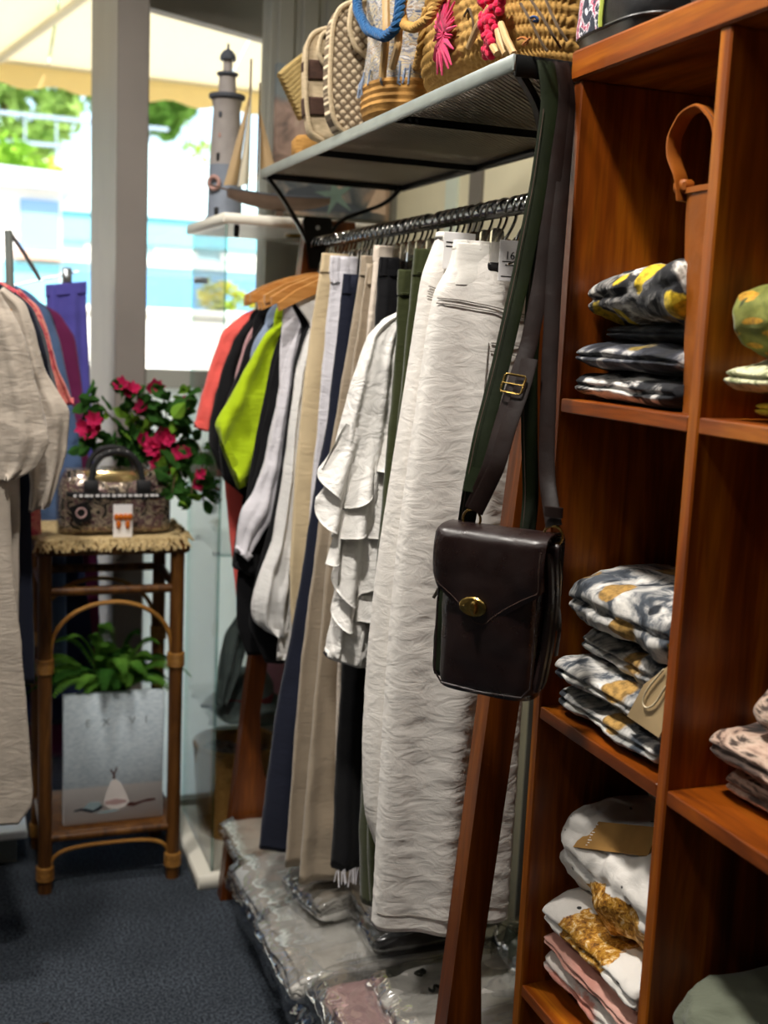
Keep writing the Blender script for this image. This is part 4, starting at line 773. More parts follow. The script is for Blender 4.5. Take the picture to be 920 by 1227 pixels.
def folded(cx, cy, z0, dep, wid, h, seed, rz=0, tilt=0, slit=1, puff=.006, exp=2.2, droop=0.0, rows=46, ring=56):
    """folded garment: loft along its width (Y), rounded section in X-Z with fold slits on the front edge"""
    q = np.linspace(-1, 1, rows); a = np.linspace(0, 2*math.pi, ring, endpoint=False)
    endr = (1-np.abs(q)**7)**(1/3.)*.22+.78; endr[0] = endr[-1] = .70
    c, s = np.cos(a), np.sin(a); ux = np.sign(c)*np.abs(c)**(2/4.5); uz = np.sign(s)*np.abs(s)**(2/exp)
    hh = h/2*(1+.10*pn(np.stack([q*1.5+seed, q*0, q*0+seed], -1)))
    x = dep/2*ux[None]*np.ones((rows, 1))*(1-.05*(1-endr[:, None])); z = hh[:, None]*uz[None]*(.62+.38*endr[:, None])
    front = np.clip(-ux, 0, 1)**3
    for k in range(slit):
        zz = (k+1)/(slit+1)*2-1+.18*pn(np.stack([q*1.3+seed+k*5, q*0+k, q*0], -1))
        g = np.exp(-((uz[None]-zz[:, None])/.11)**2)*front[None]; x = x+g*dep*.030*(1+.6*pn(np.stack([q*2+k, q*0+seed, q*0], -1)))[:, None]
    Xn = np.stack([x*14+seed, (q[:, None]*wid/2*np.ones((1, ring)))*14, z*14+seed*2], -1)
    d = puff*(pn(Xn)+.55*pn(Xn*2.3+4)+.3*pn(Xn*4.9+9)); x = x+d*ux[None]*.9; z = z+d*uz[None]*.8
    y = q[:, None]*wid/2*np.ones((1, ring))*(1-.03*np.abs(ux[None])**6)+.5*puff*pn(Xn+20)
    z = z-droop*np.clip(-x/(dep/2), 0, 1)**2
    ct, st = math.cos(rz), math.sin(rz); X, Y = x*ct-y*st, x*st+y*ct
    Z = z+tilt*(Y)+h/2
    P = np.stack([X+cx, Y+cy, Z+z0], -1); m = MB(); m.grid(P, True); m.f.append(tuple(range(ring-1, -1, -1))); m.f.append(tuple((rows-1)*ring+k for k in range(ring))); return m
S1, S2, S3 = UZ[1]+.017, UZ[2]+.017, UZ[3]+.017
def pile(items, group):
    out = []
    for (nm, lb, mat, args, kw) in items:
        m = folded(*args, **kw); out.append((single(nm, m, mat, lb, 'folded clothes', group, fa=0), m))
    return out
pile([('folded_trousers', 'navy and white printed cloth at the bottom of the dark pile', 'navy_white_print', (.868, 1.180, S1, .27, .212, .037, 41), dict(puff=.006)),
      ('folded_trousers', 'dark navy folded cloth with grey and gold marks, second in pile', 'navy_print', (.865, 1.184, S1+.036, .275, .210, .038, 42), dict(puff=.006, rz=.03)),
      ('folded_trousers', 'thin black folded cloth under the gold printed one', 'dark_print', (.885, 1.174, S1+.073, .25, .19, .024, 43), dict(puff=.004, slit=1)),
      ('folded_shirt', 'black, white and shiny gold printed top on the dark pile', 'gold_print', (.865, 1.178, S1+.095, .26, .215, .072, 44), dict(puff=.011, exp=2.0, slit=1, rz=-.05, tilt=-.06))], 'folded clothes beside the tan bottle bag')
single('woven_pouch', folded(.88, 1.115, S1+.158, .06, .06, .018, 47, slit=0), 'pouch_weave', 'black and white woven pouch corner on the gold printed top', 'pouch')
pile([('folded_shirt', 'yellow-green printed cloth at the bottom of the green pile', 'yellow_green', (.880, .860, S1, .25, .215, .026, 51), dict(puff=.004)),
      ('folded_shirt', 'green and cream wavy striped folded cloth', 'zebra_green', (.866, .870, S1+.025, .27, .247, .038, 52), dict(puff=.007)),
      ('folded_shirt', 'puffy olive top with orange leaf print on the green pile', 'leaf_print', (.866, .866, S1+.062, .26, .240, .092, 53), dict(puff=.010, exp=2.0, slit=0, tilt=-.05))], 'green folded clothes')
pile([('folded_shirt', 'grey and white marbled cloth lowest beneath the leather tag', 'grey_print', (.862, 1.160, S2, .265, .225, .040, 61), dict(puff=.007)),
      ('folded_shirt', 'grey marbled folded cloth, second from the shelf board', 'grey_print', (.862, 1.166, S2+.038, .27, .225, .040, 62), dict(puff=.007, rz=.03)),
      ('folded_shirt', 'grey and white marbled cloth under the puffy top one', 'grey_print', (.878, 1.160, S2+.076, .25, .205, .040, 63), dict(puff=.008)),
      ('folded_shirt', 'puffy grey and white top with golden feather marks', 'grey_print', (.862, 1.164, S2+.114, .26, .222, .076, 64), dict(puff=.011, exp=2.2, slit=1, tilt=-.02))], 'grey marbled folded clothes')
pile([('folded_shirt', 'brown and cream animal print cloth at the bottom of the pile', 'animal_print', (.895, .862, S2, .25, .225, .035, 71), dict(puff=.006)),
      ('folded_shirt', 'brown and cream animal print cloth in the middle', 'animal_print', (.888, .868, S2+.034, .26, .245, .045, 72), dict(puff=.008)),
      ('folded_shirt', 'puffy brown and cream animal print roll on the pile', 'animal_print', (.895, .846, S2+.077, .24, .200, .060, 73), dict(puff=.009, exp=2.0, slit=0))], 'animal print folded clothes')
pile([('folded_shirt', 'sage green folded cloth lying under the star printed tops', 'sage_cloth', (.885, 1.160, S3, .23, .23, .020, 80), dict(puff=.003, slit=0)),
      ('folded_shirt', 'white folded top with black stars and rose patch', 'rose_white', (.875, 1.164, S3+.019, .27, .235, .044, 81), dict(puff=.006)),
      ('folded_shirt', 'thin rose pink folded top between two white ones', 'rose_cloth', (.870, 1.166, S3+.062, .27, .225, .026, 82), dict(puff=.005, slit=1)),
      ('folded_shirt', 'white folded top with gold foil patch under the puffy one', 'gold_white_two', (.868, 1.164, S3+.087, .27, .228, .052, 83), dict(puff=.008)),
      ('folded_shirt', 'puffy white top with large gold foil patch and kraft tag', 'gold_white', (.884, 1.160, S3+.137, .27, .225, .135, 84), dict(puff=.014, exp=1.9, slit=1))], 'white printed folded clothes')
single('folded_collar', folded(.945, 1.165, S3+.225, .15, .18, .080, 85, slit=0, puff=.012), 'star_print', 'gathered star-printed collar of cloth behind the kraft tag', 'folded clothes', fa=0)
single('folded_shirt', folded(.875, .866, S3, .26, .245, .085, 90, puff=.008, exp=2.0), 'hat_sage', 'dull green folded cloth under the crumpled grey-green one', 'folded clothes', 'grey-green folded clothes', fa=0)
single('folded_shirt', folded(.870, .866, S3+.083, .26, .245, .095, 91, puff=.014, exp=2.0, slit=0), 'sage_cloth', 'crumpled grey-green cloth heaped in the lowest cube', 'folded clothes', 'grey-green folded clothes', fa=0)
# tan bottle bag standing beside the dark pile
tb = thing('bottle_bag', 'tall tan leather bottle bag with a loop handle', 'bag', (.775, 1.062, S1))
rings = []
for i in range(30):
    t_ = i/29; z = S1+.238*t_; hw = .026+.020*t_; hd = .026+.012*t_
    rings.append([(.775+hd*math.copysign(abs(math.sin(a))**.7, math.sin(a))+.0012*pn(np.array([a, t_*6, 1.])), 1.060+hw*math.copysign(abs(math.cos(a))**.7, math.cos(a))+.0015*pn(np.array([a*1.3, t_*5, 5.])), z) for a in np.linspace(0, 2*math.pi, 40, endpoint=False)])
tbb = part(tb, 'body', MB().loftrings(rings), 'tan_leather', fa=60)
zt = S1+.238
part(tbb, 'rim', MB().loftrings([[(.775+(.0385+o_)*math.copysign(abs(math.sin(a))**.7, math.sin(a)), 1.060+(.0465+o_)*math.copysign(abs(math.cos(a))**.7, math.cos(a)), zt+dz) for a in np.linspace(0, 2*math.pi, 40, endpoint=False)] for o_, dz in ((.000, -.006), (.0012, -.005), (.0012, .001), (-.002, .001))]), 'tan_leather')
hp = resample([(.742, 1.094, zt-.012), (.740, 1.098, zt+.012), (.740, 1.117, zt+.036), (.742, 1.122, zt+.058), (.747, 1.110, zt+.082), (.753, 1.088, zt+.088), (.757, 1.066, zt+.068), (.758, 1.056, zt+.040), (.757, 1.050, zt+.012), (.757, 1.048, zt-.012)], 60)
hd_ = part(tb, 'handle', MB().ribbon(hp, (.95, .30, 0), .0115, .0024), 'tan_leather')
for s_ in (-1, 1): part(hd_, 'stitching', MB().tube([p+np.array([.0068*s_-.0004, .0034*s_-.0026, 0]) for p in hp[30:56]], .0005, 4), 'dark_thread')
part(tb, 'handle_tab', MB().box((.734, 1.084, zt-.004), (.750, 1.106, zt+.010), .003), 'tan_leather'); part(tb, 'tab_stud', MB().sphere((.737, 1.089, zt+.003), .003, 8, 6), 'chrome')
# tags
kt = thing('kraft_tag', 'brown kraft paper swing tag on the white gold-patched top', 'tag', (.80, 1.15, S3+.225))
A = np.array(onX((708, 984), .775)); B = np.array(onX((790, 992), .80)); C_ = np.array(onX((693, 1016), .752)); U_ = _n(B-A); V_ = (A-C_)-U_*np.dot(A-C_, U_); hgt = np.linalg.norm(V_); V_ /= hgt; wdt = np.linalg.norm(B-A); Nn = np.cross(U_, V_)
part(kt, 'card', MB().prism([(0, 0), (wdt, 0), (wdt, -hgt), (-.012, -hgt)], A, U_, V_, Nn*.0012), 'kraft', smooth=False)
for k in range(9): part(kt, 'print_mark', MB().prism([(.010+.0015*(k % 2), -.004-k*hgt*.095), (.017-.002*(k % 3), -.004-k*hgt*.095), (.017-.002*(k % 3), -.0052-k*hgt*.095), (.010+.0015*(k % 2), -.0052-k*hgt*.095)], A+Nn*.0012, U_, V_, Nn*.0003), 'paper_white', smooth=False)
part(kt, 'string', MB().tube(resample([B-V_*hgt*.5, B-V_*hgt*.45+U_*.012+Nn*.006, B-V_*hgt*.3+U_*.03], 10), .0007, 5), 'string')
lt = thing('leather_tag', 'cream leather swing tag with stitched loop on the grey marbled pile', 'tag', onX((778, 850), .722))
poly = [onX(p, .7255) for p in ((772, 820), (804, 796), (800, 862), (790, 884), (752, 858))]
poly = [np.array([.7265+.02*(p[1]-1.06)*0, p[1], p[2]]) for p in poly]
m = MB(); n_ = len(poly); a = [tuple(p-np.array([.002, 0, 0])) for p in poly]; b = [tuple(p) for p in poly]; m.add(a+b, [tuple(range(n_)), tuple(range(2*n_-1, n_-1, -1))]+[(i, n_+i, n_+(i+1) % n_, (i+1) % n_) for i in range(n_)])
part(lt, 'card', m, 'cream_leather', smooth=False)
part(lt, 'loop', MB().tube(resample([onX(p, .722) for p in ((795, 802), (775, 826), (768, 842), (772, 850), (784, 845), (798, 822))], 30), .0011, 6), 'string')
part(lt, 'chain', MB().tube(resample([onX(p, .722) for p in ((803, 795), (800, 788), (803, 780), (800, 772))], 16), .0016, 6), 'brass')
ch = thing('ring_charm', 'small brass ring charm hanging from the star-printed pile', 'charm', onX((774, 1210), .735))
c0 = onX((773, 1213), .735); part(ch, 'ring', MB().torus(c0, .007, .0012, (0, 1, 0), (0, 0, 1)), 'brass'); part(ch, 'chain', MB().tube([c0+np.array([0, 0, .007]), c0+np.array([.004, -.002, .018])], .0012, 6), 'brass')
# ================================================================ bags standing on the wire shelf and on the cube shelf
SH = SZ+.020
def braided(name, col, col2):
    t = NT(name); co = t.coords(); c = t.noise(t.coords((60, 60, 260)), 1, 3)
    t.col(t.mix(t.noise(co, 14, 3), t.ramp(c, [(.3, col2), (.6, col)]), col)); t.v(t.b, 'Roughness', .85); t.v(t.b, 'Specular IOR Level', .2); t.bump(t.noise(co, 500, 3), .5, .001); MATS[name] = t.m
braided('jute', '#b08a4c', '#7d5a28'); braided('straw', '#b9a06a', '#8d7544'); braided('cream_straw', '#cbb898', '#9c8a6b'); braided('brown_straw', '#4a352c', '#2e201a'); braided('basket_cane', '#b5884a', '#7d5626')
t = NT('cream_weave'); co = t.coords((1, 1, 1), (0, math.radians(45), 0)); ck = t.n('TexChecker'); t.l(co, ck.inputs['Vector']); t.v(ck, 'Scale', 150); wv = t.n('TexWave'); t.l(co, wv.inputs['Vector']); t.v(wv, 'Scale', 26)
wv2 = t.n('TexWave'); wv2.bands_direction = 'Z'; t.l(co, wv2.inputs['Vector']); t.v(wv2, 'Scale', 26); mm = t.math('MULTIPLY', wv.outputs['Fac'], wv2.outputs['Fac'])
t.col(t.ramp(mm, [(.04, '#6d5b45'), (.25, '#cdbb9d')])); t.v(t.b, 'Roughness', .85); t.bump(mm, .8, .004); MATS['cream_weave'] = t.m
printed('boho_print', [(.34, '#2f4468'), (.42, '#a8a49c'), (.48, '#c9b48a'), (.54, '#54607c'), (.60, '#d3cfc8'), (.68, '#8a6a44')], 34, 1.6, stretch=(1, 1, 2.2))
printed('floral_print', [(.40, '#141a2c'), (.52, '#1d2438'), (.56, '#dadbe0'), (.60, '#c2506c'), (.66, '#22304a')], 46, .4, ('#e7e2ea', 60, .22, (1, 1, 1), False))
fabric('blue_rope', '#1d4f7d', crink=.2); fabric('crochet_red', '#c3123e', crink=.3); fabric('flower_pink', '#c93a64', crink=.2); simple('toggle_wood', '#b99866', .5, 0, .1, 30); simple('lime_trim', '#a8b648', .6, 0, .05)
fabric('embroidery_dark', '#4b3a26'); fabric('embroidery_blue', '#25406e'); fabric('embroidery_orange', '#9c5a1c')
# --- jute bag with flower
JC = np.array([.762, 1.572, SH]); jh = .31
def jsurf(a, t_, off=0.0):
    h = t_*jh; prof = (1-(1-min(1, t_/.22))**2.2*.45)*(1.0-.05*t_); hx, hy = (.098+off)*prof, (.185+off)*(.9+.1*prof)*(1-.02*t_)
    c, s = math.cos(a), math.sin(a); ex = .62
    return JC+np.array([hx*math.copysign(abs(c)**ex, c), hy*math.copysign(abs(s)**ex, s), h])
na, nr = 420, 110; P = np.zeros((nr, na, 3))
for i in range(nr):
    for k in range(na):
        a = 2*math.pi*k/na; t_ = i/(nr-1); h = t_*jh; row = h/.0145; fr = row % 1; d = .0040*abs(math.sin(math.pi*fr))**.6; sl = k*1.5+(fr*3.2 if int(row) % 2 else -fr*3.2); d += .0016*math.sin(sl)
        P[i, k] = jsurf(a, t_, d)
m = MB(); m.grid(P, True); m.f.append(tuple(range(na-1, -1, -1))); m.f.append(tuple((nr-1)*na+k for k in range(na)))
jb_ = thing('jute_bag', 'braided jute tote with a pink embroidered flower and red crochet trim', 'bag', JC, 'handbags on the wire shelf')
jbody = part(jb_, 'body', m, 'jute', fa=0)
JV = np.array(m.v)
def jface(p):
    """point on the front of the jute bag seen through pixel p"""
    q = onX(p, .66); 
    for _ in range(4):
        d = (JV[:, 1]-q[1])**2+(JV[:, 2]-q[2])**2+(JV[:, 0] > .77)*1; x = JV[np.argmin(d), 0]; q = onX(p, x)
    return q+np.array([-.002, 0, 0])
fc = jface((537, 42)); m = MB()
for k in range(34):
    a = k*2.399; r1 = .030+.026*R.random(); rr_ = np.array([0, math.cos(a)*.78, math.sin(a)*1.1])
    m.tube([fc+np.array([-.0035, 0, 0])+rr_*.004, fc+np.array([-.007, 0, 0])+rr_*r1*.5, fc+np.array([-.003, 0, 0])+rr_*r1], [.0022, .0034, .0012], 6)
part(jbody, 'flower', m, 'flower_pink', label='pink embroidered flower')
m = MB()
for k in range(90):
    t_ = k/89; q = jface((604-8*t_+R.uniform(-12, 12)*(1-.55*t_), -30+98*t_)); m.sphere(q+np.array([-.008-R.random()*.008, 0, 0]), R.uniform(.005, .0085), 8, 5)
part(jbody, 'crochet_trim', m, 'crochet_red', label='red crochet trim hanging down the front')
for a, b in (((598, 10), (571, 58)), ((608, 38), (616, 66)), ((612, 30), (626, 66)), ((600, 48), (606, 66))): A_, B_ = jface(a), jface(b); part(jbody, 'toggle', MB().tube([A_+np.array([-.012, 0, 0]), (A_+B_)/2+np.array([-.013, 0, 0]), B_+np.array([-.010, 0, 0])], [.0042, .005, .0045], 8), 'toggle_wood')
for pts, mt in (([(560, 20), (566, 8), (572, 30), (568, 48)], 'embroidery_dark'), ([(640, 0), (655, 22), (668, 45), (676, 58)], 'embroidery_dark'), ([(655, -10), (664, 15), (674, 35), (684, 50)], 'embroidery_dark'), ([(628, 5), (640, 25), (652, 50), (660, 62)], 'embroidery_dark'), ([(640, 22), (646, 20), (650, 26), (644, 26)], 'embroidery_blue'), ([(625, 48), (632, 44), (640, 52), (628, 56), (640, 46)], 'embroidery_orange')):
    part(jbody, 'embroidery', MB().tube(resample([jface(p)+np.array([-.003, 0, 0]) for p in pts], 18), .0017, 6), mt)
def rope(path, r, n=90, tw=26, strands=3):
    P = resample(path, n); T = np.gradient(P, axis=0); T /= np.linalg.norm(T, axis=1)[:, None]; N = np.cross(T, [1, 0, .3]); N /= np.linalg.norm(N, axis=1)[:, None]+1e-9; B = np.cross(T, N); m = MB(); s = np.linspace(0, 1, n)
    for k in range(strands):
        ph = 2*math.pi*(s*tw/strands+k/strands); m.tube(P+N*(r*.55*np.cos(ph))[:, None]+B*(r*.55*np.sin(ph))[:, None], r*.62, 7)
    return m
e0 = [jface((548, -20))+np.array([-.008, 0, 0]), jface((540, 6))+np.array([-.020, 0, 0]), onX((515, 22), .635), onX((496, 34), .63), onX((484, 30), .635), onX((480, 10), .64), onX((488, -20), .65)]
part(jb_, 'rope_handle', rope(e0, .0068, 120, 36), 'jute')
part(jb_, 'side_seam', rope([jface((512, 10)), jface((508, 60))+np.array([-.004, 0, 0]), jface((497, 105))+np.array([-.004, 0, 0])], .006, 70, 20), 'jute')
# --- boho bag with blue rope handle
BCn = np.array([.752, 1.888, SH])
def bring(hx, hy, z, d=None, e=.75): return [(BCn[0]+hx*math.copysign(abs(math.cos(a))**e, math.cos(a)), BCn[1]+hy*math.copysign(abs(math.sin(a))**e, math.sin(a)), BCn[2]+z) for a in np.linspace(0, 2*math.pi, 64, endpoint=False)]
bh = thing('boho_bag', 'patterned fabric bag with jute base and blue rope handle', 'bag', BCn, 'handbags on the wire shelf')
bb_ = part(bh, 'body', MB().loftrings([bring(.098+.003*math.sin(i*.7), .085+.003*math.sin(i*.9+1), .055+i*.013) for i in range(20)]), 'boho_print')
part(bh, 'jute_base', MB().loftrings([bring((.08+.022*math.sin(min(1, i/5)*math.pi/2))+.0022*(i % 2), (.068+.02*math.sin(min(1, i/5)*math.pi/2))+.002*(i % 2), i*.0055) for i in range(13)]), 'basket_cane')
m = MB()
for k in range(70):
    a = R.uniform(0, 2*math.pi); q = bring(.103, .09, .060)[int(a/2/math.pi*64) % 64]; m.tube([(q[0], q[1], q[2]+.012+R.random()*.02), (q[0]-.004*math.cos(a+3.1), q[1], q[2]+R.uniform(-.005, .01)), (q[0]+R.uniform(-.006, .006), q[1]+R.uniform(-.006, .006), q[2]-R.uniform(.0, .012))], .0017, 5)
part(bb_, 'fringe', m, 'blue_grey', kind='stuff')
part(bh, 'rope_handle', rope([onX((428, -25), .640), onX((428, 12), .628), onX((440, 36), .622), onX((462, 45), .622), onX((476, 32), .626), onX((480, 0), .632), onX((480, -25), .64)], .0075, 130, 40), 'blue_rope', label='blue braided rope handle')
for a, b in (((462, -10), (458, 92)), ((478, 30), (470, 80))): part(bh, 'leather_tie', MB().tube(resample([onX(a, .637), onX(((a[0]+b[0])/2+3, (a[1]+b[1])/2), .634), onX(b, .640)], 20), .0065, 8), 'toggle_wood')
# --- cream woven flap bag, striped bag, small straw bag
def flatbag(name, label, Y, Lp, wid, mat, ht, trim, seed):
    L = px2(Lp, Y); xr = L[0][0]+wid; Rr = [(2*xr-x if False else xr+(L[0][0]-x)*.9, z) for x, z in L]
    r = thing(name, label, 'bag', (L[0][0]+wid/2, Y, SH), 'handbags on the wire shelf'); b = cloth(L, Rr, Y, (ht*.8, ht, ht*.95), 60, 64, 1, (.0005, .001), (.002, 8, 8), seed, slim=.35); p = part(r, 'body', b, mat, fa=0)
    if trim: part(p, 'trim', MB().tube(resample([(x-.001, Y-ht*.72, z) for x, z in L], 40), .0045, 7), trim)
    return r, p, L
def fixz(Lp, Y): return Lp
Yc = 2.02
L0 = [(428, 4), (402, 12), (394, 30), (391, 70), (390, 110), (393, 142), (402, 160), (418, 163)]
cb, cbp, cL = flatbag('woven_bag', 'cream diagonal-weave flap bag with beige trim', Yc, L0, .13, 'cream_weave', .038, 'cream_straw', 61)
fl = px2([(430, 6), (411, 14), (408, 40), (414, 62), (432, 78)], Yc); frr = [(fl[0][0]+.12, z) for x, z in fl]
fp = part(cb, 'flap', cloth(fl, frr, Yc-.036, (.008, .008), 40, 40, 1, (.0004, .0005), (.001, 8, 8), 62, slim=.3), 'cream_weave', fa=0); part(fp, 'trim', MB().tube(resample([(x, Yc-.046, z) for x, z in fl], 40), .0045, 7), 'cream_straw')
Ys = 2.20
L1 = [(392, 36), (371, 42), (364, 58), (363, 90), (364, 130), (369, 163), (384, 170)]
sb, sbp, sL = flatbag('striped_bag', 'brown and cream striped straw bag with curved flap', Ys, L1, .12, 'cream_straw', .030, 'cream_straw', 63)
for (y0, y1) in ((74, 98), (118, 140)):
    q = px2([(363.5, y0), (363.5, (y0+y1)/2), (364.5, y1)], Ys); part(sbp, 'stripe', cloth([(x-.001, z) for x, z in q], [(x+.125, z) for x, z in q], Ys, (.032, .032), 10, 44, 1, (.0003, .0003), (.001, 9, 9), 64, slim=.35), 'brown_straw', fa=0)
fl = px2([(394, 40), (378, 46), (374, 66), (380, 82), (394, 90)], Ys); fp = part(sb, 'flap', cloth(fl, [(fl[0][0]+.10, z) for x, z in fl], Ys-.030, (.006, .006), 30, 30, 1, (.0003, .0003), (.001, 8, 8), 65, slim=.3), 'brown_straw', fa=0); part(fp, 'trim', MB().tube(resample([(x, Ys-.038, z) for x, z in fl], 30), .0042, 7), 'cream_straw')
q = px2([(375, 52), (374, 62), (376, 70)], Ys); part(fp, 'stripe', cloth(q, [(x+.09, z) for x, z in q], Ys-.031, (.0075, .0075), 8, 24, 1, (.0003, .0003), (.001, 9, 9), 66, slim=.3), 'cream_straw', fa=0)
Yw = 2.37
wbag = thing('straw_pouch', 'small tilted natural straw pouch at the end of the shelf', 'bag', (.72, Yw, SH), 'handbags on the wire shelf')
A_ = [onY(p, Yw) for p in ((337, 90), (362, 66), (385, 110), (360, 140))]
ring = []; m = MB(); c1, c2 = A_[0], A_[3]
for k in range(11): # coiled rows
    t_ = k/10; a = A_[0]*(1-t_)+A_[3]*t_; b = A_[1]*(1-t_)+A_[2]*t_; m.tube([a+np.array([0, -.008, 0]), a*.5+b*.5+np.array([0, -.022, 0]), b+np.array([.03, -.015, .02])], .0068, 8); m.tube([a+np.array([0, .012, 0]), a*.5+b*.5+np.array([0, .03, 0]), b+np.array([.03, .02, .02])], .0068, 8)
part(wbag, 'body', m, 'straw'); part(wbag, 'base', MB().box((A_[3][0]-.012, Yw-.025, SH), (A_[2][0]+.03, Yw+.03, SH+.05), .01), 'basket_cane')
# --- black bags on top of the cube shelf
UT = UZ[0]+.036
def boxbag(name, label, c, hx, hy, h, seed, e=.55, flare=.12):
    r = thing(name, label, 'bag', (c[0], c[1], UT), 'black bags on the cube shelf'); rings = []
    for i in range(26):
        t_ = i/25; k = (.93+.07*min(1, t_/.1))*(1-flare*t_)
        rings.append([(c[0]+hx*k*math.copysign(abs(math.cos(a))**e, math.cos(a)), c[1]+hy*k*math.copysign(abs(math.sin(a))**e, math.sin(a)), UT+h*t_) for a in np.linspace(0, 2*math.pi, 72, endpoint=False)])
    m = MB().loftrings(rings); V = np.array(m.v); V += (.003*pn(V*18+seed))[:, None]*_n([-1, -.3, 0])[None]; m.v = [tuple(p) for p in V]
    return r, part(r, 'body', m, 'black_leather', fa=60), rings
fb, fbp, rg = boxbag('floral_bag', 'black leather bag with navy floral side panel and lime piping', (.808, 1.262), .085, .100, .22, 1)
seg = list(range(20, 37)); pan = [[np.array(rg[i][k])+.003*_n([rg[i][k][0]-.805, rg[i][k][1]-1.262, 0]) for k in seg] for i in range(2, 26)]
pan2 = [[np.array(rg[i][k])-.003*_n([rg[i][k][0]-.805, rg[i][k][1]-1.262, 0]) for k in reversed(seg)] for i in range(2, 26)]
m = MB(); m.loftrings([a+b for a, b in zip(pan, pan2)], True); part(fbp, 'floral_panel', m, 'floral_print', label='navy floral fabric panel')
part(fbp, 'piping', MB().tube([p[-1] for p in pan], .003, 6), 'lime_trim'); part(fbp, 'base_seam', MB().tube([np.array(rg[2][k % 72]) for k in range(10, 60)], .0022, 6), 'black_leather')
part(fb, 'strap', MB().ribbon(resample([(.80, 1.33, UT+.21), (.74, 1.29, UT+.25), (.735, 1.23, UT+.24), (.76, 1.17, UT+.21)], 24), (1, 0, 0), .009, .0015), 'black_leather')
kb, kbp, rg2 = boxbag('black_bag', 'plain slouchy black leather bag beside the floral one', (.815, 1.045), .085, .10, .18, 5, e=.7)
part(kbp, 'base_seam', MB().tube([np.array(rg2[3][k % 72]) for k in range(10, 60)], .0022, 6), 'black_leather'); part(kb, 'strap', MB().ribbon(resample([(.80, 1.08, UT+.17), (.75, 1.04, UT+.21), (.75, .98, UT+.20), (.77, .93, UT+.17)], 24), (1, 0, 0), .009, .0015), 'black_leather')
# ================================================================ plastic-wrapped clothes on and under the rack
glass('poly_film', (.985, .99, .99, 1), gloss=.05, rough=.10); plastic('poly_white', '#bdb9b2', .2); plastic('poly_grey', '#8f8b85', .2); plastic('poly_black', '#121315', .2); plastic('poly_pink', '#bd9a97', .15); plastic('poly_navy', '#1b2a48', .15, .9); plastic('poly_cream', '#c4beb0', .2); plastic('poly_print', '#77736c', .12, .9); plastic('poly_green', '#8d9a88', .15, .8)
def packet(label, mat, c, dep, wid, h, seed, z0, rz=0, tilt=0, droop=.0, slit=1, puff=.006, film=True, group='wrapped clothes on the rack base'):
    r = thing('clothes_packet', label, 'packet', (c[0], c[1], z0), group)
    b = part(r, 'cloth', folded(c[0], c[1], z0, dep, wid, h, seed, rz, tilt, slit, puff, 2.6, droop), mat, fa=0)
    if film: part(r, 'plastic_film', folded(c[0]-.004, c[1], z0+.001, dep+.022, wid+.02, h+.006, seed+.37, rz, tilt, 0, puff*.9, 2.3, droop), 'poly_film', fa=0)
    return r, b
ZB = .170
packet('creamy white wrapped packet at the end beside the basket', 'poly_cream', (.765, 2.42, ZB), .36, .20, .045, 101, ZB, droop=.0)
packet('white wrapped packet second from the basket, hanging over the edge', 'poly_white', (.755, 2.20, ZB), .38, .23, .055, 102, ZB, droop=.012, rz=.05)
packet('flat white wrapped stack under the printed packet', 'poly_white', (.755, 1.95, ZB), .40, .26, .060, 103, ZB, droop=.016, slit=3)
packet('small dark and gold printed packet with shiny film beneath taupe hems', 'poly_print', (.755, 2.055, ZB+.06), .25, .14, .050, 104, ZB+.061, rz=.2, puff=.008)
packet('grey wrapped packet lying on the black one', 'poly_grey', (.84, 1.93, ZB+.10), .24, .17, .032, 105, ZB+.105, rz=-.05)
packet('black wrapped packet beneath the grey one', 'poly_black', (.84, 1.92, ZB+.06), .25, .19, .040, 106, ZB+.062, puff=.008)
packet('wide pale grey wrapped packet beneath the white jeans hem', 'poly_grey', (.77, 1.70, ZB), .37, .22, .070, 107, ZB, slit=3, droop=.010)
pk, pc = packet('white wrapped packet with black lettering behind the near leg', 'poly_white', (.80, 1.565, ZB+.03), .30, .20, .070, 108, ZB+.066, rz=.04, puff=.010)
packet('pink wrapped packet next to the lettered white one', 'poly_pink', (.640, 1.60, ZB), .13, .24, .050, 109, ZB+.045, droop=.0, puff=.009, slit=2)
packet('white wrapped packet beneath the lettered one', 'poly_white', (.84, 1.545, ZB), .22, .20, .062, 110, ZB)
packet('pale green wrapped packet at the near end of the base board', 'poly_green', (.93, 1.56, ZB), .10, .20, .13, 111, ZB+.065, puff=.012)
VP = np.array([pc.matrix_world @ v_.co for v_ in []]) if False else np.array([v_.co[:] for v_ in pc.data.vertices])+LOC[pk.name]
def top_z(x, y): d = (VP[:, 0]-x)**2+(VP[:, 1]-y)**2-(VP[:, 2]-.2)*.01; return VP[np.argmin(d), 2]
for k, ch_ in enumerate('BSU'):
    q0 = onZ((503+k*16, 1174+k*18), .295); x, y = q0[0], q0[1]; part(pc, 'lettering', textmesh(ch_, .030, (x, y, top_z(x, y)+.006), _n([.42, -.9, 0]), _n([.9, .42, 0]), .0, extr=.002), 'ink', smooth=False)
ks = ('beside the far rack foot', 'below the second white packet', 'under the middle of the base board', 'below the pink packet', 'below the near rack leg')
for k, y in enumerate((2.42, 2.21, 2.0, 1.79, 1.58)):
    packet('navy wrapped denim packet on the carpet %s' % ks[k], 'poly_navy', (.735, y, 0), .25, .215, .095, 120+k, 0.001, puff=.012, slit=2, group='wrapped denim under the rack')
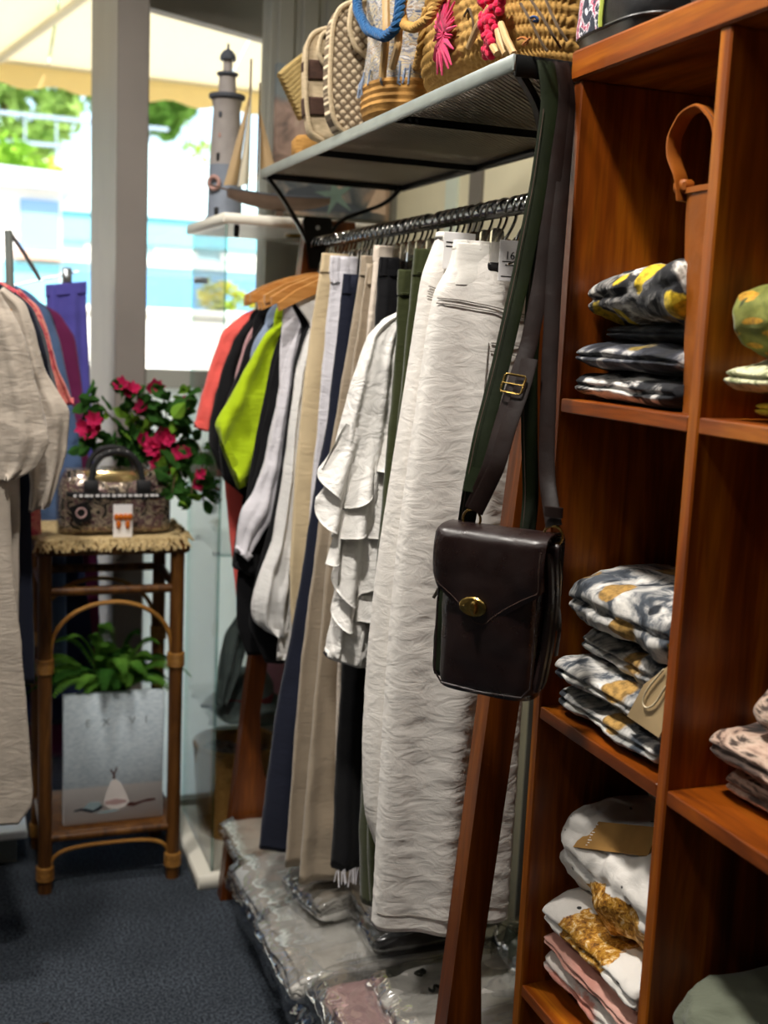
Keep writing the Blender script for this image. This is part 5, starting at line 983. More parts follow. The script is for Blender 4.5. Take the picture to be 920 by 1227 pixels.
# ================================================================ rattan stand with canvas, fern, clear bag and flowers
st = thing('rattan_stand', 'tall slim rattan plant stand with arched rails', 'stand', (.345, 2.82, 0))
X0, X1, Y0, Y1 = .196, .500, 2.695, 2.95
for x in (X0, X1):
    for y in (Y0, Y1):
        lg = part(st, 'leg', MB().tube([(x, y, 0), (x, y, .4), (x, y, .825)], .0165, 14), 'rattan')
        for z in (.035, .545):
            m = MB(); [m.torus((x, y, z+k*.007), .0175, .0042, (1, 0, 0), (0, 1, 0), 16) for k in range(5)]; part(lg, 'binding', m, 'cane')
part(st, 'top_board', MB().box((X0-.026, Y0-.022, .822), (X1+.026, Y1+.022, .846), .006), 'rattan')
for z in (.735, .135):
    for y in (Y0, Y1): part(st, 'rail', MB().tube([(X0, y, z), (X1, y, z)], .0105, 10), 'rattan')
    for x in (X0, X1): part(st, 'rail', MB().tube([(x, Y0, z), (x, Y1, z)], .0105, 10), 'rattan')
part(st, 'lower_shelf', MB().box((X0, Y0, .138), (X1, Y1, .148), .002), 'rattan')
for y in (Y0-.004, Y1+.004):
    part(st, 'arch', MB().tube(resample([(X0+.012, y, .56)]+[(.348-.140*math.cos(a), y, .60+.108*math.sin(a)) for a in np.linspace(.1, math.pi-.1, 14)]+[(X1-.012, y, .56)], 40), .0055, 8), 'cane')
    part(st, 'arch', MB().tube(resample([(X0+.012, y, .03)]+[(.348-.142*math.copysign(abs(math.cos(a))**.6, math.cos(a)), y, .06+.05*math.sin(a)**.6) for a in np.linspace(.08, math.pi-.08, 18)]+[(X1-.012, y, .03)], 40), .005, 8), 'cane')
# fringed mat on top
t = NT('seagrass'); co = t.coords(); t.col(t.ramp(t.noise(t.coords((30, 90, 40)), 3, 4), [(.3, '#a08452'), (.7, '#d8c292')])); t.v(t.b, 'Roughness', .9); t.bump(t.noise(co, 160, 3), .8, .004); MATS['seagrass'] = t.m
mt = thing('straw_mat', 'fringed natural straw mat on the rattan stand', 'mat', (.348, 2.82, .847))
part(mt, 'weave', MB().box((X0-.014, Y0-.012, .847), (X1+.014, Y1+.012, .857), .004), 'seagrass')
m = MB()
for k in range(150):
    x = R.uniform(X0-.02, X1+.02); m.tube([(x, Y0-.006, .855), (x+R.uniform(-.008, .008), Y0-.022, .853+R.uniform(-.002, .008)), (x+R.uniform(-.015, .015), Y0-.030-R.random()*.006, .843-R.uniform(0, .012))], .0022, 5)
for k in range(60):
    y = R.uniform(Y0, Y1)
    for s_, x in ((-1, X0-.012), (1, X1+.012)): m.tube([(x, y, .855), (x+s_*.016, y+R.uniform(-.008, .008), .854+R.random()*.012), (x+s_*.026, y+R.uniform(-.01, .01), .848)], .0022, 5)
part(mt, 'fringe', m, 'seagrass', kind='stuff')
# canvas print
t = NT('canvas_print'); co = t.coords((1, 1, 1)); sx = t.n('SeparateXYZ'); t.l(co, sx.inputs[0])
sea = t.ramp(t.noise(t.coords((40, 40, 90)), 2, 4), [(.35, '#aab8c2'), (.65, '#c4ced4')]); t.col(t.mix(t.ramp(sx.outputs[2], [(.090, (1, 1, 1, 1)), (.096, (0, 0, 0, 1))]), sea, '#d8d3d0')); t.v(t.b, 'Roughness', .7); t.bump(t.noise(co, 900, 2), .2, .0005); MATS['canvas_print'] = t.m
simple('skin_dark', '#4a2a26', .8, 0, .1); simple('dress_white', '#d9d0cb', .8, 0, .06, 20); simple('print_grey', '#8f989c', .8, 0, 0); simple('print_teal', '#8fa3a8', .8, 0, .1); simple('print_navy', '#2a3038', .8, 0, 0); simple('print_pink', '#a88a88', .8, 0, .2, 40)
cv = thing('canvas_picture', 'pale beach canvas print standing on the lower stand shelf', 'picture', (.365, 2.725, .149)); cz = .149
CXa, CXb, CYf = .240, .478, 2.722
part(cv, 'canvas', MB().box((CXa, CYf, cz), (CXb, CYf+.022, cz+.325), .002), 'canvas_print')
def pr(poly, mat, name, lift=.0006):
    o_ = part(cv, name, MB().prism([(CXa+u*(CXb-CXa), cz+v*.325) for u, v in poly], (0, CYf, 0), (1, 0, 0), (0, 0, 1), (0, -lift, 0)), mat, smooth=False); return o_
pr([(.40, .15), (.42, .22), (.47, .32), (.52, .335), (.57, .30), (.63, .20), (.66, .14), (.60, .105), (.52, .095), (.45, .11)], 'dress_white', 'printed_dress'); pr([(.41, .165), (.52, .18), (.62, .165), (.64, .145), (.52, .13), (.42, .14)], 'print_pink', 'printed_shade', .0009)
pr([(.49, .335), (.515, .335), (.51, .37), (.54, .425), (.525, .425), (.50, .385), (.475, .415), (.46, .41), (.49, .37)], 'skin_dark', 'printed_hand'); pr([(.63, .115), (.70, .105), (.80, .13), (.88, .135), (.93, .14), (.92, .155), (.84, .155), (.72, .135), (.65, .145)], 'skin_dark', 'printed_arm')
pr([(.10, .105), (.18, .11), (.28, .085), (.36, .10), (.40, .125), (.38, .14), (.30, .105), (.20, .13), (.12, .12)], 'print_navy', 'printed_arm'); pr([(.20, .13), (.26, .17), (.36, .165), (.39, .13), (.30, .105)], 'print_teal', 'printed_cloth'); pr([(.30, .085), (.52, .095), (.56, .085), (.42, .07)], 'print_teal', 'printed_cloth')
for k, (u, ch_) in enumerate(((.24, 'E'), (.42, 'X'), (.68, 'V'), (.82, 'I'))): part(cv, 'printed_letter', textmesh(ch_, .026, (CXa+u*(CXb-CXa), CYf-.0004, cz+.325*.78), (1, 0, 0), (0, 0, 1), .0003), 'print_grey', smooth=False)
# fern behind the canvas
translucent('fern_leaf', '#4f8030', .3, (20, '#6a983c')); translucent('fern_dark', '#2b5220', .3, (20, '#3c6a2a')); simple('pot_dark', '#3a302a', .6, 0, .1); simple('fern_stem', '#4d5f28', .7, 0, .1)
fr = thing('potted_fern', 'bushy green fern in a dark pot behind the canvas print', 'plant', (.36, 2.83, .149))
part(fr, 'pot', MB().lathe([(.055, 0), (.07, .18), (.076, .19), (.076, .21), (.066, .21), (.06, .19)], (.36, 2.83, .149), 28), 'pot_dark')
base = np.array([.36, 2.80, .40])
for k in range(64):
    a = k*2.39996; ln = R.uniform(.22, .36); el = R.uniform(.95, 1.48); dr = np.array([math.cos(a)*(.72 if math.cos(a) > 0 else 1), math.sin(a)*.40-.12, 0]); P = []
    for s_ in np.linspace(0, 1, 16):
        P.append(base+dr*ln*math.cos(el)*1.5*s_+np.array([0, 0, ln*(math.sin(el)*1.45*s_-1.05*s_*s_*(1.25-el*.35))]))
    P = np.array(P); m = MB(); m.tube(P, np.linspace(.0018, .0006, 16), 4); T = np.gradient(P, axis=0); T /= np.linalg.norm(T, axis=1)[:, None]
    for i in range(2, 16):
        for h_ in (0, .5):
            p = P[i] if h_ == 0 or i == 15 else (P[i]+P[i+1])/2; sd_ = np.cross(T[i], [0, 0, 1]); sd_ /= np.linalg.norm(sd_)+1e-9; l_ = .028*math.sin(math.pi*min(1, (i+h_)/15.5*.88+.12))**.8+.004
            for s_ in (-1, 1):
                e = p+s_*sd_*l_+T[i]*l_*.35-np.array([0, 0, l_*.25]); w_ = T[i]*.0019; m.add([p-w_, p+s_*sd_*l_*.5+T[i]*l_*.1-w_, e, p+s_*sd_*l_*.5+T[i]*l_*.16+w_, p+w_], [(0, 1, 2, 3, 4)])
    part(fr, 'frond', m, 'fern_leaf' if k % 3 else 'fern_dark', smooth=False)
# clear metallic duffel bag on the stand
t = NT('holo_print'); co = t.coords(); t.col(t.ramp(t.noise(co, 30, 4, 2.2), [(.32, '#17161a'), (.42, '#4a4138'), (.48, '#b3a48c'), (.53, '#4d3a40'), (.60, '#7a5f5c'), (.66, '#1f1d1e')])); t.v(t.b, 'Metallic', .35); t.v(t.b, 'Roughness', .22); t.v(t.b, 'Coat Weight', .9); t.v(t.b, 'Coat Roughness', .08); t.bump(t.noise(t.coords((1, 1, 1)), 24, 4, 1), .5, .008); MATS['holo_print'] = t.m
simple('gold_foil', '#d8bf86', .18, .85, .15, 30, bump=.3, bs=30); simple('webbing_black', '#141416', .7, 0, .1); simple('bow_orange', '#c9681c', .25, .1, .15, 90, coat=.6)
db = thing('clear_duffel', 'shiny clear and gold duffel bag with black lettered handles', 'bag', (.362, 2.795, .858)); dz = .858
rings = []
for i in range(26):
    t_ = i/25; k = math.sin(min(1, (t_+.06)/.2)*math.pi/2)**.5*(1 if t_ < .62 else 1-.38*((t_-.62)/.38)**1.6); kx = 1-.02*abs(t_-.4) if t_ < .62 else 1-.16*((t_-.62)/.38)**2
    rings.append([(.362+.133*kx*math.copysign(abs(math.cos(a))**.5, math.cos(a)), 2.795+.070*k*math.copysign(abs(math.sin(a))**.55, math.sin(a)), dz+.150*t_) for a in np.linspace(0, 2*math.pi, 80, endpoint=False)])
m = MB().loftrings(rings); V = np.array(m.v); V[:, 1] += .004*pn(V*20); V[:, 2] += .003*pn(V*16+5); m.v = [tuple(p) for p in V]; m.v = [(x, y, max(z, dz)) for x, y, z in m.v]; dbp = part(db, 'body', m, 'holo_print', fa=0)
zf = lambda z: 2.795-.0735
part(dbp, 'zip_band', MB().ribbon(resample([(.234, 2.775, dz+.098), (.250, 2.732, dz+.098), (.30, 2.722, dz+.097), (.362, 2.7195, dz+.096), (.42, 2.722, dz+.095), (.474, 2.732, dz+.094), (.49, 2.775, dz+.094)], 40), (0, 0, 1), .0065, .0015), 'webbing_black')
for k in range(16): part(dbp, 'band_mark', MB().box((.262+k*.0125, 2.7165, dz+.094), (.262+k*.0125+.006+.002*(k % 3), 2.7185, dz+.099)), 'paper_white', smooth=False)
part(dbp, 'gold_panel', MB().loftrings([[(.362+hx*math.cos(a), 2.765+hy*math.sin(a), z) for a in np.linspace(0, 2*math.pi, 24, endpoint=False)] for hx, hy, z in ((.098, .030, dz+.126), (.095, .029, dz+.140), (.085, .024, dz+.150))]), 'gold_foil')
for y in (2.742, 2.835):
    hpth = resample([(.300, y-.010, dz+.085), (.302, y-.004, dz+.125), (.310, y, dz+.165), (.330, y, dz+.190), (.362, y, dz+.197), (.394, y, dz+.190), (.414, y, dz+.165), (.422, y-.004, dz+.125), (.424, y-.010, dz+.085)], 60)
    hd_ = part(db, 'handle', MB().ribbon(hpth, (0, 1, 0), .012, .0015) if False else MB().ribbon(hpth, np.array([0, -.6, .2]), .014, .0065), 'webbing_black')
    if y < 2.8:
        for k in range(18, 44, 4): p = hpth[k]; part(hd_, 'handle_mark', MB().sphere(p+np.array([0, -.011, .003]), (.005, .0015, .005), 6, 4), 'paper_white')
    for x in (.302, .422): part(hd_, 'handle_patch', MB().box((x-.017, y-.024 if y < 2.8 else y, dz+.098), (x+.017, y-.016 if y < 2.8 else y+.01, dz+.132), .002), 'webbing_black')
tgp = np.array([.278, 2.712, dz+.058]); a45 = [(.030*math.cos(math.radians(a)), .030*math.sin(math.radians(a))) for a in (65, 155, 245, 335)]
bt_ = part(db, 'square_tag', MB().prism(a45, tgp, (1, 0, 0), (0, 0, 1), (0, -.003, 0)), 'black_plastic', smooth=False, label='black square tag with round emblem'); part(bt_, 'emblem', MB().torus(tgp+np.array([0, -.0035, 0]), .011, .0022, (1, 0, 0), (0, 0, 1), 20), 'print_pink')
ec = thing('earring_card', 'white card with orange bow earrings leaning on the duffel bag', 'jewellery card', (.372, 2.704, .858))
part(ec, 'card', MB().box((.350, 2.7035, .858), (.394, 2.7045, .936), .0004), 'paper_white', smooth=False)
for x in (.362, .383):
    part(ec, 'earring', MB().sphere((x-.005, 2.700, .907), (.006, .003, .008), 8, 6).sphere((x+.005, 2.700, .907), (.006, .003, .008), 8, 6).sphere((x, 2.699, .907), (.003, .003, .004), 8, 5).sphere((x, 2.700, .889), (.006, .003, .010), 8, 6), 'bow_orange')
# flowering plant behind the duffel
translucent('bloom_pink', '#d8386c', .35, (30, '#b01a4c')); translucent('vine_leaf', '#2f5426', .25, (12, '#466f30')); translucent('vine_leaf_light', '#7da83a', .35, (12, '#5c8a2c')); simple('vine', '#4a3b22', .8, 0, .1); simple('flower_core', '#e6d88a', .7, 0, 0)
fp_ = thing('flowering_plant', 'trailing plant with dark green leaves and bright pink blooms', 'plant', (.39, 2.905, .858))
part(fp_, 'pot', MB().lathe([(.035, 0), (.045, .09), (.049, .095), (.049, .105), (.04, .105)], (.39, 2.905, .858), 24), 'pot_dark')
lm = MB(); Lp = [(0, 0), (.006, .010), (.009, .022), (.0075, .033), (0, .046), (-.0075, .033), (-.009, .022), (-.006, .010)]
lm.add([(u*1.5, v, -.010*abs(u)/.009*.6-.25*v*v*6) for u, v in Lp]+[(0, .014, .002), (0, .03, -.002)], [(0, 1, 8), (1, 2, 8), (2, 9, 8), (2, 3, 9), (3, 4, 9), (4, 5, 9), (5, 6, 9), (6, 8, 9), (6, 7, 8), (7, 0, 8)])
bm = MB()
for k in range(7):
    a = k*2*math.pi/7*1.0+(k % 2)*.2; c_, s_ = math.cos(a), math.sin(a); r1 = .013; w_ = .008; up_ = .007+.004*(k % 2)
    bm.add([(0, 0, 0), (c_*r1*.6-s_*w_, s_*r1*.6+c_*w_, up_), (c_*r1*1.25, s_*r1*1.25, up_+.005), (c_*r1*.6+s_*w_, s_*r1*.6-c_*w_, up_), (c_*r1*.55, s_*r1*.55, up_*.6)], [(0, 1, 4), (1, 2, 4), (2, 3, 4), (3, 0, 4)])
protoL = {}; 
def leafat(p, d, s, mat, mesh, name):
    key = (name, mat)
    if key not in protoL: protoL[key] = part(fp_, name, mesh, mat, local=True, smooth=False); o_ = protoL[key]
    else: o_ = protoL[key].copy(); COL.objects.link(o_); o_.parent = fp_
    o_.location = Vector(p-LOC[fp_.name]); o_.rotation_euler = Vector(d).to_track_quat('Y' if name == 'leaf' else 'Z', 'X').to_euler(); o_.rotation_euler.rotate_axis('Y' if name == 'leaf' else 'Z', R.uniform(-1.2, 1.2)); o_.scale = (s,)*3
stems = [[(178, 560), (150, 520), (125, 490), (108, 475)], [(178, 560), (160, 500), (150, 470), (146, 458)], [(182, 560), (180, 500), (178, 475), (180, 462)], [(186, 560), (205, 505), (220, 485), (226, 478)], [(190, 560), (220, 520), (240, 530), (244, 575), (243, 600)], [(190, 565), (205, 540), (225, 560), (232, 590), (222, 605)], [(180, 560), (140, 530), (112, 520), (104, 535)], [(186, 560), (195, 520), (200, 500), (196, 480)], [(188, 565), (200, 545), (212, 560), (206, 590)]]
for k, sp in enumerate(stems):
    yy = np.linspace(2.90, (2.73 if sp[-1][0] > 200 else 2.86)-.01*(k % 3), len(sp)); P = resample([onY(p, y) for p, y in zip(sp, yy)], 22); part(fp_, 'stem', MB().tube(P, .0018, 5), 'vine')
    for i in range(3, 22):
        for q in range(2 if i % 2 else 1):
            d = np.array([R.uniform(-1, 1), R.uniform(-1.2, .3), R.uniform(-.9, .6)]); leafat(P[i]+np.array([R.uniform(-.012, .012), R.uniform(-.02, .02), R.uniform(-.012, .012)]), d, R.uniform(.8, 1.3), 'vine_leaf' if R.random() < .85 else 'vine_leaf_light', lm, 'leaf')
for (x, y) in ((148, 462), (156, 466), (152, 472), (181, 463), (178, 470), (218, 483), (112, 505), (108, 515), (116, 512), (110, 522), (168, 490), (188, 530), (196, 522), (200, 530), (192, 545), (184, 540), (206, 552), (212, 546), (240, 572), (232, 580), (196, 555), (170, 532), (222, 545), (210, 565), (200, 560), (188, 560), (104, 512)):
    leafat(onY((x+R.uniform(-3, 3), y+R.uniform(-3, 3)), (2.845 if x < 195 else 2.845-.0023*(x-195))+R.uniform(-.012, .01)), np.array([R.uniform(-.8, .8), -1, R.uniform(-.2, .8)]), R.uniform(1.0, 1.5), 'bloom_pink', bm, 'bloom')
for (x, y) in ((215, 465), (212, 472), (222, 470), (207, 476)): leafat(onY((x, y), 2.85), np.array([R.uniform(-1, 1), -.8, R.uniform(-.5, .9)]), 1.0, 'vine_leaf_light', lm, 'leaf')
# ================================================================ glass cabinet with ornaments
KX0, KX1, KY0, KY1 = .582, .955, 2.625, 3.0
cab = thing('glass_cabinet', 'tall narrow glass display cabinet with white top and plinth', 'cabinet', (.77, 2.81, 0))
part(cab, 'plinth', MB().box((.546, 2.605, 0), (.975, 3.03, .036), .003), 'white_board')
part(cab, 'top_board', MB().box((.570, 2.60, 1.583), (.975, 3.03, 1.606), .003), 'white_board')
part(cab, 'glass_pane', MB().box((KX0, KY0, .037), (KX1, KY0+.005, 1.582)), 'cabinet_glass', smooth=False)
for x in (KX0, KX1-.005): part(cab, 'glass_pane', MB().box((x, KY0+.006, .037), (x+.005, KY1-.006, 1.582)), 'cabinet_glass', smooth=False)
part(cab, 'glass_pane', MB().box((KX0, KY1-.005, .037), (KX1, KY1, 1.582)), 'cabinet_glass', smooth=False)
for x in (KX0, KX1-.004):
    for y in (KY0, KY1-.004): part(cab, 'corner_edge', MB().box((x-.001, y-.001, .037), (x+.005, y+.005, 1.582)), 'glass_edge', smooth=False)
for z in (.395, .82, 1.20):
    s_ = part(cab, 'glass_shelf', MB().box((KX0+.006, KY0+.006, z), (KX1-.006, KY1-.006, z+.006)), 'cabinet_glass', smooth=False)
    part(s_, 'front_edge', MB().box((KX0+.006, KY0+.0055, z), (KX1-.006, KY0+.008, z+.006)), 'glass_edge', smooth=False)
    for y in (2.70, 2.92): part(s_, 'shelf_clip', MB().box((KX0+.005, y, z-.014), (KX0+.020, y+.012, z-.0005), .002), 'steel')
part(cab, 'hinge', MB().box((KX0-.004, KY1-.05, 1.46), (KX0+.03, KY1-.035, 1.475), .002), 'steel'); part(cab, 'lock', MB().box((.60, 2.616, 1.555), (.612, 2.624, 1.582), .002), 'black_metal')
part(cab, 'lamp_disc', MB().lathe([(.035, 1.5765), (.035, 1.5825)], (.80, 2.78, 0), 20), 'brass')
# lighthouse
simple('lh_white', '#a39c98', .7, 0, .1, 30); simple('lh_blue', '#7f8794', .7, 0, .1, 30); simple('lh_dark', '#4b4f58', .7, 0, .1, 30); simple('lh_pink', '#b58f86', .7, 0, .1); simple('sail_tan', '#b49a74', .85, 0, .08, 20); simple('sail_cream', '#cfc9b4', .85, 0, .06, 20); simple('hull_brown', '#5d4a3e', .6, 0, .15, 20)
LC = np.array([.625, 2.835, 1.6065]); lh = thing('lighthouse_ornament', 'grey and white model lighthouse on the glass cabinet', 'ornament', LC)
part(lh, 'tower_base', MB().lathe([(.047, 0), (.048, .004), (.0415, .012), (.0385, .13)], LC, 32), 'lh_blue'); part(lh, 'tower', MB().lathe([(.0385, .13), (.0315, .262), (.033, .266), (.036, .280)], LC, 32), 'lh_white')
part(lh, 'gallery', MB().lathe([(.036, .281), (.043, .285), (.043, .293), (.036, .294)], LC, 32), 'lh_dark'); part(lh, 'watch_room', MB().lathe([(.0215, .294), (.0195, .334)], LC, 24), 'lh_white'); part(lh, 'upper_gallery', MB().lathe([(.020, .335), (.0255, .338), (.0255, .343), (.019, .344)], LC, 24), 'lh_dark')
part(lh, 'lantern', MB().lathe([(.0115, .344), (.011, .372)], LC, 18), 'lh_white'); part(lh, 'dome', MB().lathe([(.0185, .372), (.0195, .376), (.017, .386), (.010, .394), (.003, .398), (.0025, .410)], LC, 24), 'lh_dark')
for z, s_, mt in ((.018, 1.4, 'black_plastic'), (.145, 1.3, 'black_plastic'), (.195, .8, 'lh_pink'), (.243, .9, 'lh_dark')):
    r_z = .0395-(z/.262)*.0075 if z > .1 else .0405; a = math.radians(232); p = LC+np.array([math.cos(a)*r_z, math.sin(a)*r_z, z]); part(lh, 'window', MB().box((p[0]-.005*s_, p[1]-.003, p[2]-.008*s_), (p[0]+.005*s_, p[1]+.004, p[2]+.008*s_), .003), mt)
part(lh, 'life_ring', MB().torus(LC+np.array([-.034, -.030, .085]), .014, .005, _n([.75, -.66, 0]), (0, 0, 1), 20), 'lh_pink')
# sailing boat
SB = np.array([.735, 2.735, 1.6065]); sb_ = thing('model_sailboat', 'wooden model sailing boat with tan and cream sails', 'ornament', SB)
part(sb_, 'cradle', MB().box((SB[0]-.012, SB[1]-.02, SB[2]), (SB[0]+.012, SB[1]+.02, SB[2]+.004), .001).box((SB[0]-.008, SB[1]-.005, SB[2]+.004), (SB[0]+.008, SB[1]+.005, SB[2]+.03)), 'hull_brown')
rings = []
for k in range(18):
    t_ = k/17; x = SB[0]-.125+.25*t_; wd = .026*math.sin(math.pi*min(1, .12+t_*.88))**.6+.001; dp = .030*math.sin(math.pi*min(.97, .1+t_*.85))**.5+.003; rings.append([(x, SB[1]+wd*math.cos(a), SB[2]+.058+.008*(2*t_-1)**2-dp*math.sin(a)) for a in np.linspace(0, math.pi, 12)])
hu = part(sb_, 'hull', MB().loftrings(rings), 'hull_brown'); part(hu, 'gunwale', MB().tube([r[0] for r in rings], .0022, 5).tube([r[-1] for r in rings], .0022, 5), 'lh_dark')
mx = onY((298, 150), SB[1])[0]; part(sb_, 'mast', MB().tube([(mx, SB[1], SB[2]+.05), (mx+.002, SB[1], SB[2]+.36)], .0025, 7), 'hull_brown'); part(sb_, 'bowsprit', MB().tube([(SB[0]-.12, SB[1], SB[2]+.062), (SB[0]-.17, SB[1], SB[2]+.072)], .002, 6), 'hull_brown')
def sail(tri, mat, name, bul):
    a, b, c = [onY(p, SB[1]) for p in tri]; P = np.zeros((14, 12, 3))
    for i in range(14):
        for k in range(12): s_, q = i/13, k/11; p = a*(1-s_)+(b*(1-q)+c*q)*s_; p[1] += bul*math.sin(math.pi*q)*math.sin(math.pi*s_*.8); P[i, k] = p
    Q = P.copy(); Q[..., 1] += .0016; m = MB(); m.grid(P); m.grid(Q[:, ::-1]); part(sb_, name, m, mat, fa=0)
sail([(301, 106), (268, 222), (284, 222)], 'sail_tan', 'jib', -.012); sail([(302, 100), (285, 224), (298, 220)], 'sail_cream', 'mainsail', -.01); sail([(311, 130), (312, 214), (331, 206)], 'sail_tan', 'aft_sail', .012)
mx2 = onY((310, 150), SB[1])[0]; part(sb_, 'mast', MB().tube([(mx2, SB[1], SB[2]+.05), (mx2, SB[1], SB[2]+.31)], .002, 7), 'hull_brown')
# hats and basket inside the cabinet
fabric('hat_grey', '#5f6a68', crink=.3); fabric('hat_red', '#8c2a35', crink=.3); fabric('hat_pink', '#a8727c', crink=.3)
h1 = thing('grey_hat', 'floppy grey-green fabric hat on the middle glass shelf', 'hat', (.68, 2.73, .402)); z = .4025
P = [(.012, .105), (.05, .10), (.066, .07), (.070, .03), (.095, .012), (.112, .002), (.108, .0)]
def hat(root, c, prof, mat, band, seed, sq=1.0):
    rings = [[(c[0]+r*math.cos(a)*(1+.10*math.sin(3*a+seed)*min(1, r/.1)), c[1]+r*sq*math.sin(a), c[2]+zz+max(0, (r-.06))*.5*math.sin(2*a+seed)**2) for a in np.linspace(0, 2*math.pi, 48, endpoint=False)] for r, zz in prof]
    m = MB().loftrings(rings, True); part(root, 'crown_and_brim', m, mat, fa=0); part(root, 'band', MB().lathe([(prof[2][0]+.003, prof[3][1]), (prof[2][0]+.0035, prof[3][1]+.018)], (c[0], c[1], c[2]), 40), band)
hat(h1, (.685, 2.735, z), P, 'hat_grey', 'hat_red', 1.0)
h2 = thing('pink_hat', 'dusty pink and red hat tucked behind the grey one', 'hat', (.80, 2.82, z)); hat(h2, (.80, 2.84, z), [(.02, .13), (.06, .125), (.075, .09), (.08, .03), (.10, .012), (.115, .002), (.11, 0)], 'hat_pink', 'hat_red', 2.0)
h3 = thing('draped_scarf', 'grey-green scarf draped in the cabinet before the hats', 'scarf', (.64, 2.70, .402))
part(h3, 'cloth', cloth(px2([(284, 736), (268, 760), (262, 800), (258, 845)], 2.66), px2([(300, 740), (296, 770), (286, 800), (270, 842)], 2.66), 2.66, (.006, .02, .015), 40, 40, 2, (.003, .008), (.006, 16, 16), 77), 'hat_grey', fa=0); part(h3, 'fringe', MB().tube([onY((259, 843), 2.66), onY((256, 852), 2.66)], .002, 5).tube([onY((265, 842), 2.66), onY((263, 852), 2.66)], .002, 5), 'hat_grey')
bs_ = thing('wicker_basket', 'round brown wicker basket in the bottom of the glass cabinet', 'basket', (.697, 2.865, .037)); m = MB()
for k in range(26):
    z = .041+k*.0088; r = .090+.018*(k/25)**.7
    m.torus((.697, 2.865, z), r, .0052, (1, 0, 0), (0, 1, 0), 40)
part(bs_, 'coils', m, 'basket_cane'); part(bs_, 'rim', MB().torus((.697, 2.865, .272), .108, .008, (1, 0, 0), (0, 1, 0), 40), 'basket_cane'); part(bs_, 'base', MB().lathe([(.088, .0375), (.088, .043)], (.697, 2.865, 0), 30), 'basket_cane')
m = MB()
for k in range(70): a, r = R.uniform(0, 6.28), .088*math.sqrt(R.random()); m.sphere((.697+r*math.cos(a), 2.865+r*math.sin(a), .225+R.uniform(0, .02)), R.uniform(.012, .02), 7, 5)
part(bs_, 'pebbles', m, 'hull_brown', kind='stuff', label='dark pebbles filling the basket')
# beach picture on the pier
t = NT('beach_print'); co = t.coords(); sx = t.n('SeparateXYZ'); t.l(co, sx.inputs[0]); rock = t.ramp(t.noise(co, 16, 5, 1.0), [(.32, '#5b504c'), (.45, '#8d7568'), (.58, '#b09384'), (.7, '#c4ac9a')])
lowr = t.ramp(t.noise(co, 9, 4, .8), [(.40, '#4a5258'), (.50, '#7a7672'), (.60, '#b59a84')]); mz = t.math('ADD', sx.outputs[2], t.math('MULTIPLY', t.noise(co, 6, 3), .08))
base = t.mix(t.ramp(mz, [(.12, (1, 1, 1, 1)), (.16, (0, 0, 0, 1))]), rock, lowr); t.col(t.mix(t.ramp(mz, [(.315, (0, 0, 0, 1)), (.335, (1, 1, 1, 1))]), base, '#7f888a')); t.v(t.b, 'Roughness', .6); MATS['beach_print'] = t.m
simple('starfish_print', '#5f7267', .7, 0, .15, 30); simple('sand_print', '#bfa58c', .7, 0, .1, 30); simple('dark_rock', '#3b4046', .7, 0, .15, 20)
bp = thing('beach_picture', 'beach canvas with rocks and a green starfish by the corner', 'picture', (.96, 3.03, 1.66)); bx0, bx1, bz0, bz1 = .795, 1.118, 1.655, 2.03
part(bp, 'canvas', MB().box((bx0, 3.022, bz0), (bx1, 3.046, bz1), .002), 'beach_print'); c = onY((402, 234), 3.021); stp = []
for k in range(10): a = math.pi/2+.25+k*math.pi/5; r = .060 if k % 2 == 0 else .017; stp.append((c[0]+r*math.cos(a), c[2]+r*math.sin(a)))
part(bp, 'printed_starfish', MB().prism(stp, (0, 3.0215, 0), (1, 0, 0), (0, 0, 1), (0, -.001, 0)), 'starfish_print', smooth=False)
for poly, mt in (([(332, 252), (345, 228), (372, 222), (392, 238), (420, 244), (440, 256)], 'dark_rock'), ([(438, 252), (452, 225), (462, 220), (462, 258)], 'sand_print')): part(bp, 'printed_rock', MB().prism(px2(poly, 3.0215), (0, 3.0217, 0), (1, 0, 0), (0, 0, 1), (0, -.0005, 0)), mt, smooth=False)
part(bp, 'frame_edge', MB().box((bx1+.001, 3.03, bz0-.01), (bx1+.012, 3.049, bz1)), 'strip_grey', smooth=False)
# ================================================================ second clothes rack by the recessed window
LX, LZ = -.06, 1.50
lr = thing('chrome_rack', 'chrome clothes rail by the recessed window', 'clothes rack', (LX, 2.75, 0))
part(lr, 'rail', MB().tube([(LX, 2.1, LZ), (LX, 3.40, LZ)], .012, 12), 'chrome')
for y in (2.1, 3.40):
    zf_ = .017 if y < 3 else .112; part(lr, 'upright', MB().tube([(LX, y, zf_), (LX, y, LZ+.01)], .014, 12), 'chrome'); part(lr, 'foot', MB().tube([(LX-.22, y, zf_), (LX+.22, y, zf_)], .016, 12), 'chrome')
part(lr, 'base_rail', MB().tube([(LX, 2.1, .14), (LX, 3.40, .14)], .010, 12), 'chrome')
p0, p1 = onY((10, 276), 2.95), onY((12, 345), 2.95); part(lr, 'side_post', MB().tube([p0, p1], .010, 10), 'grey_metal'); part(lr, 'side_arm', MB().tube([p0, onY((30, 305), 2.95), onY((48, 335), 2.95)], .005, 8), 'steel'); part(lr, 'side_arm', MB().tube([p1, (LX, 2.95, p1[2])], .006, 8), 'steel')
def lm_(L): return [(2*LX-x, z) for x, z in L]
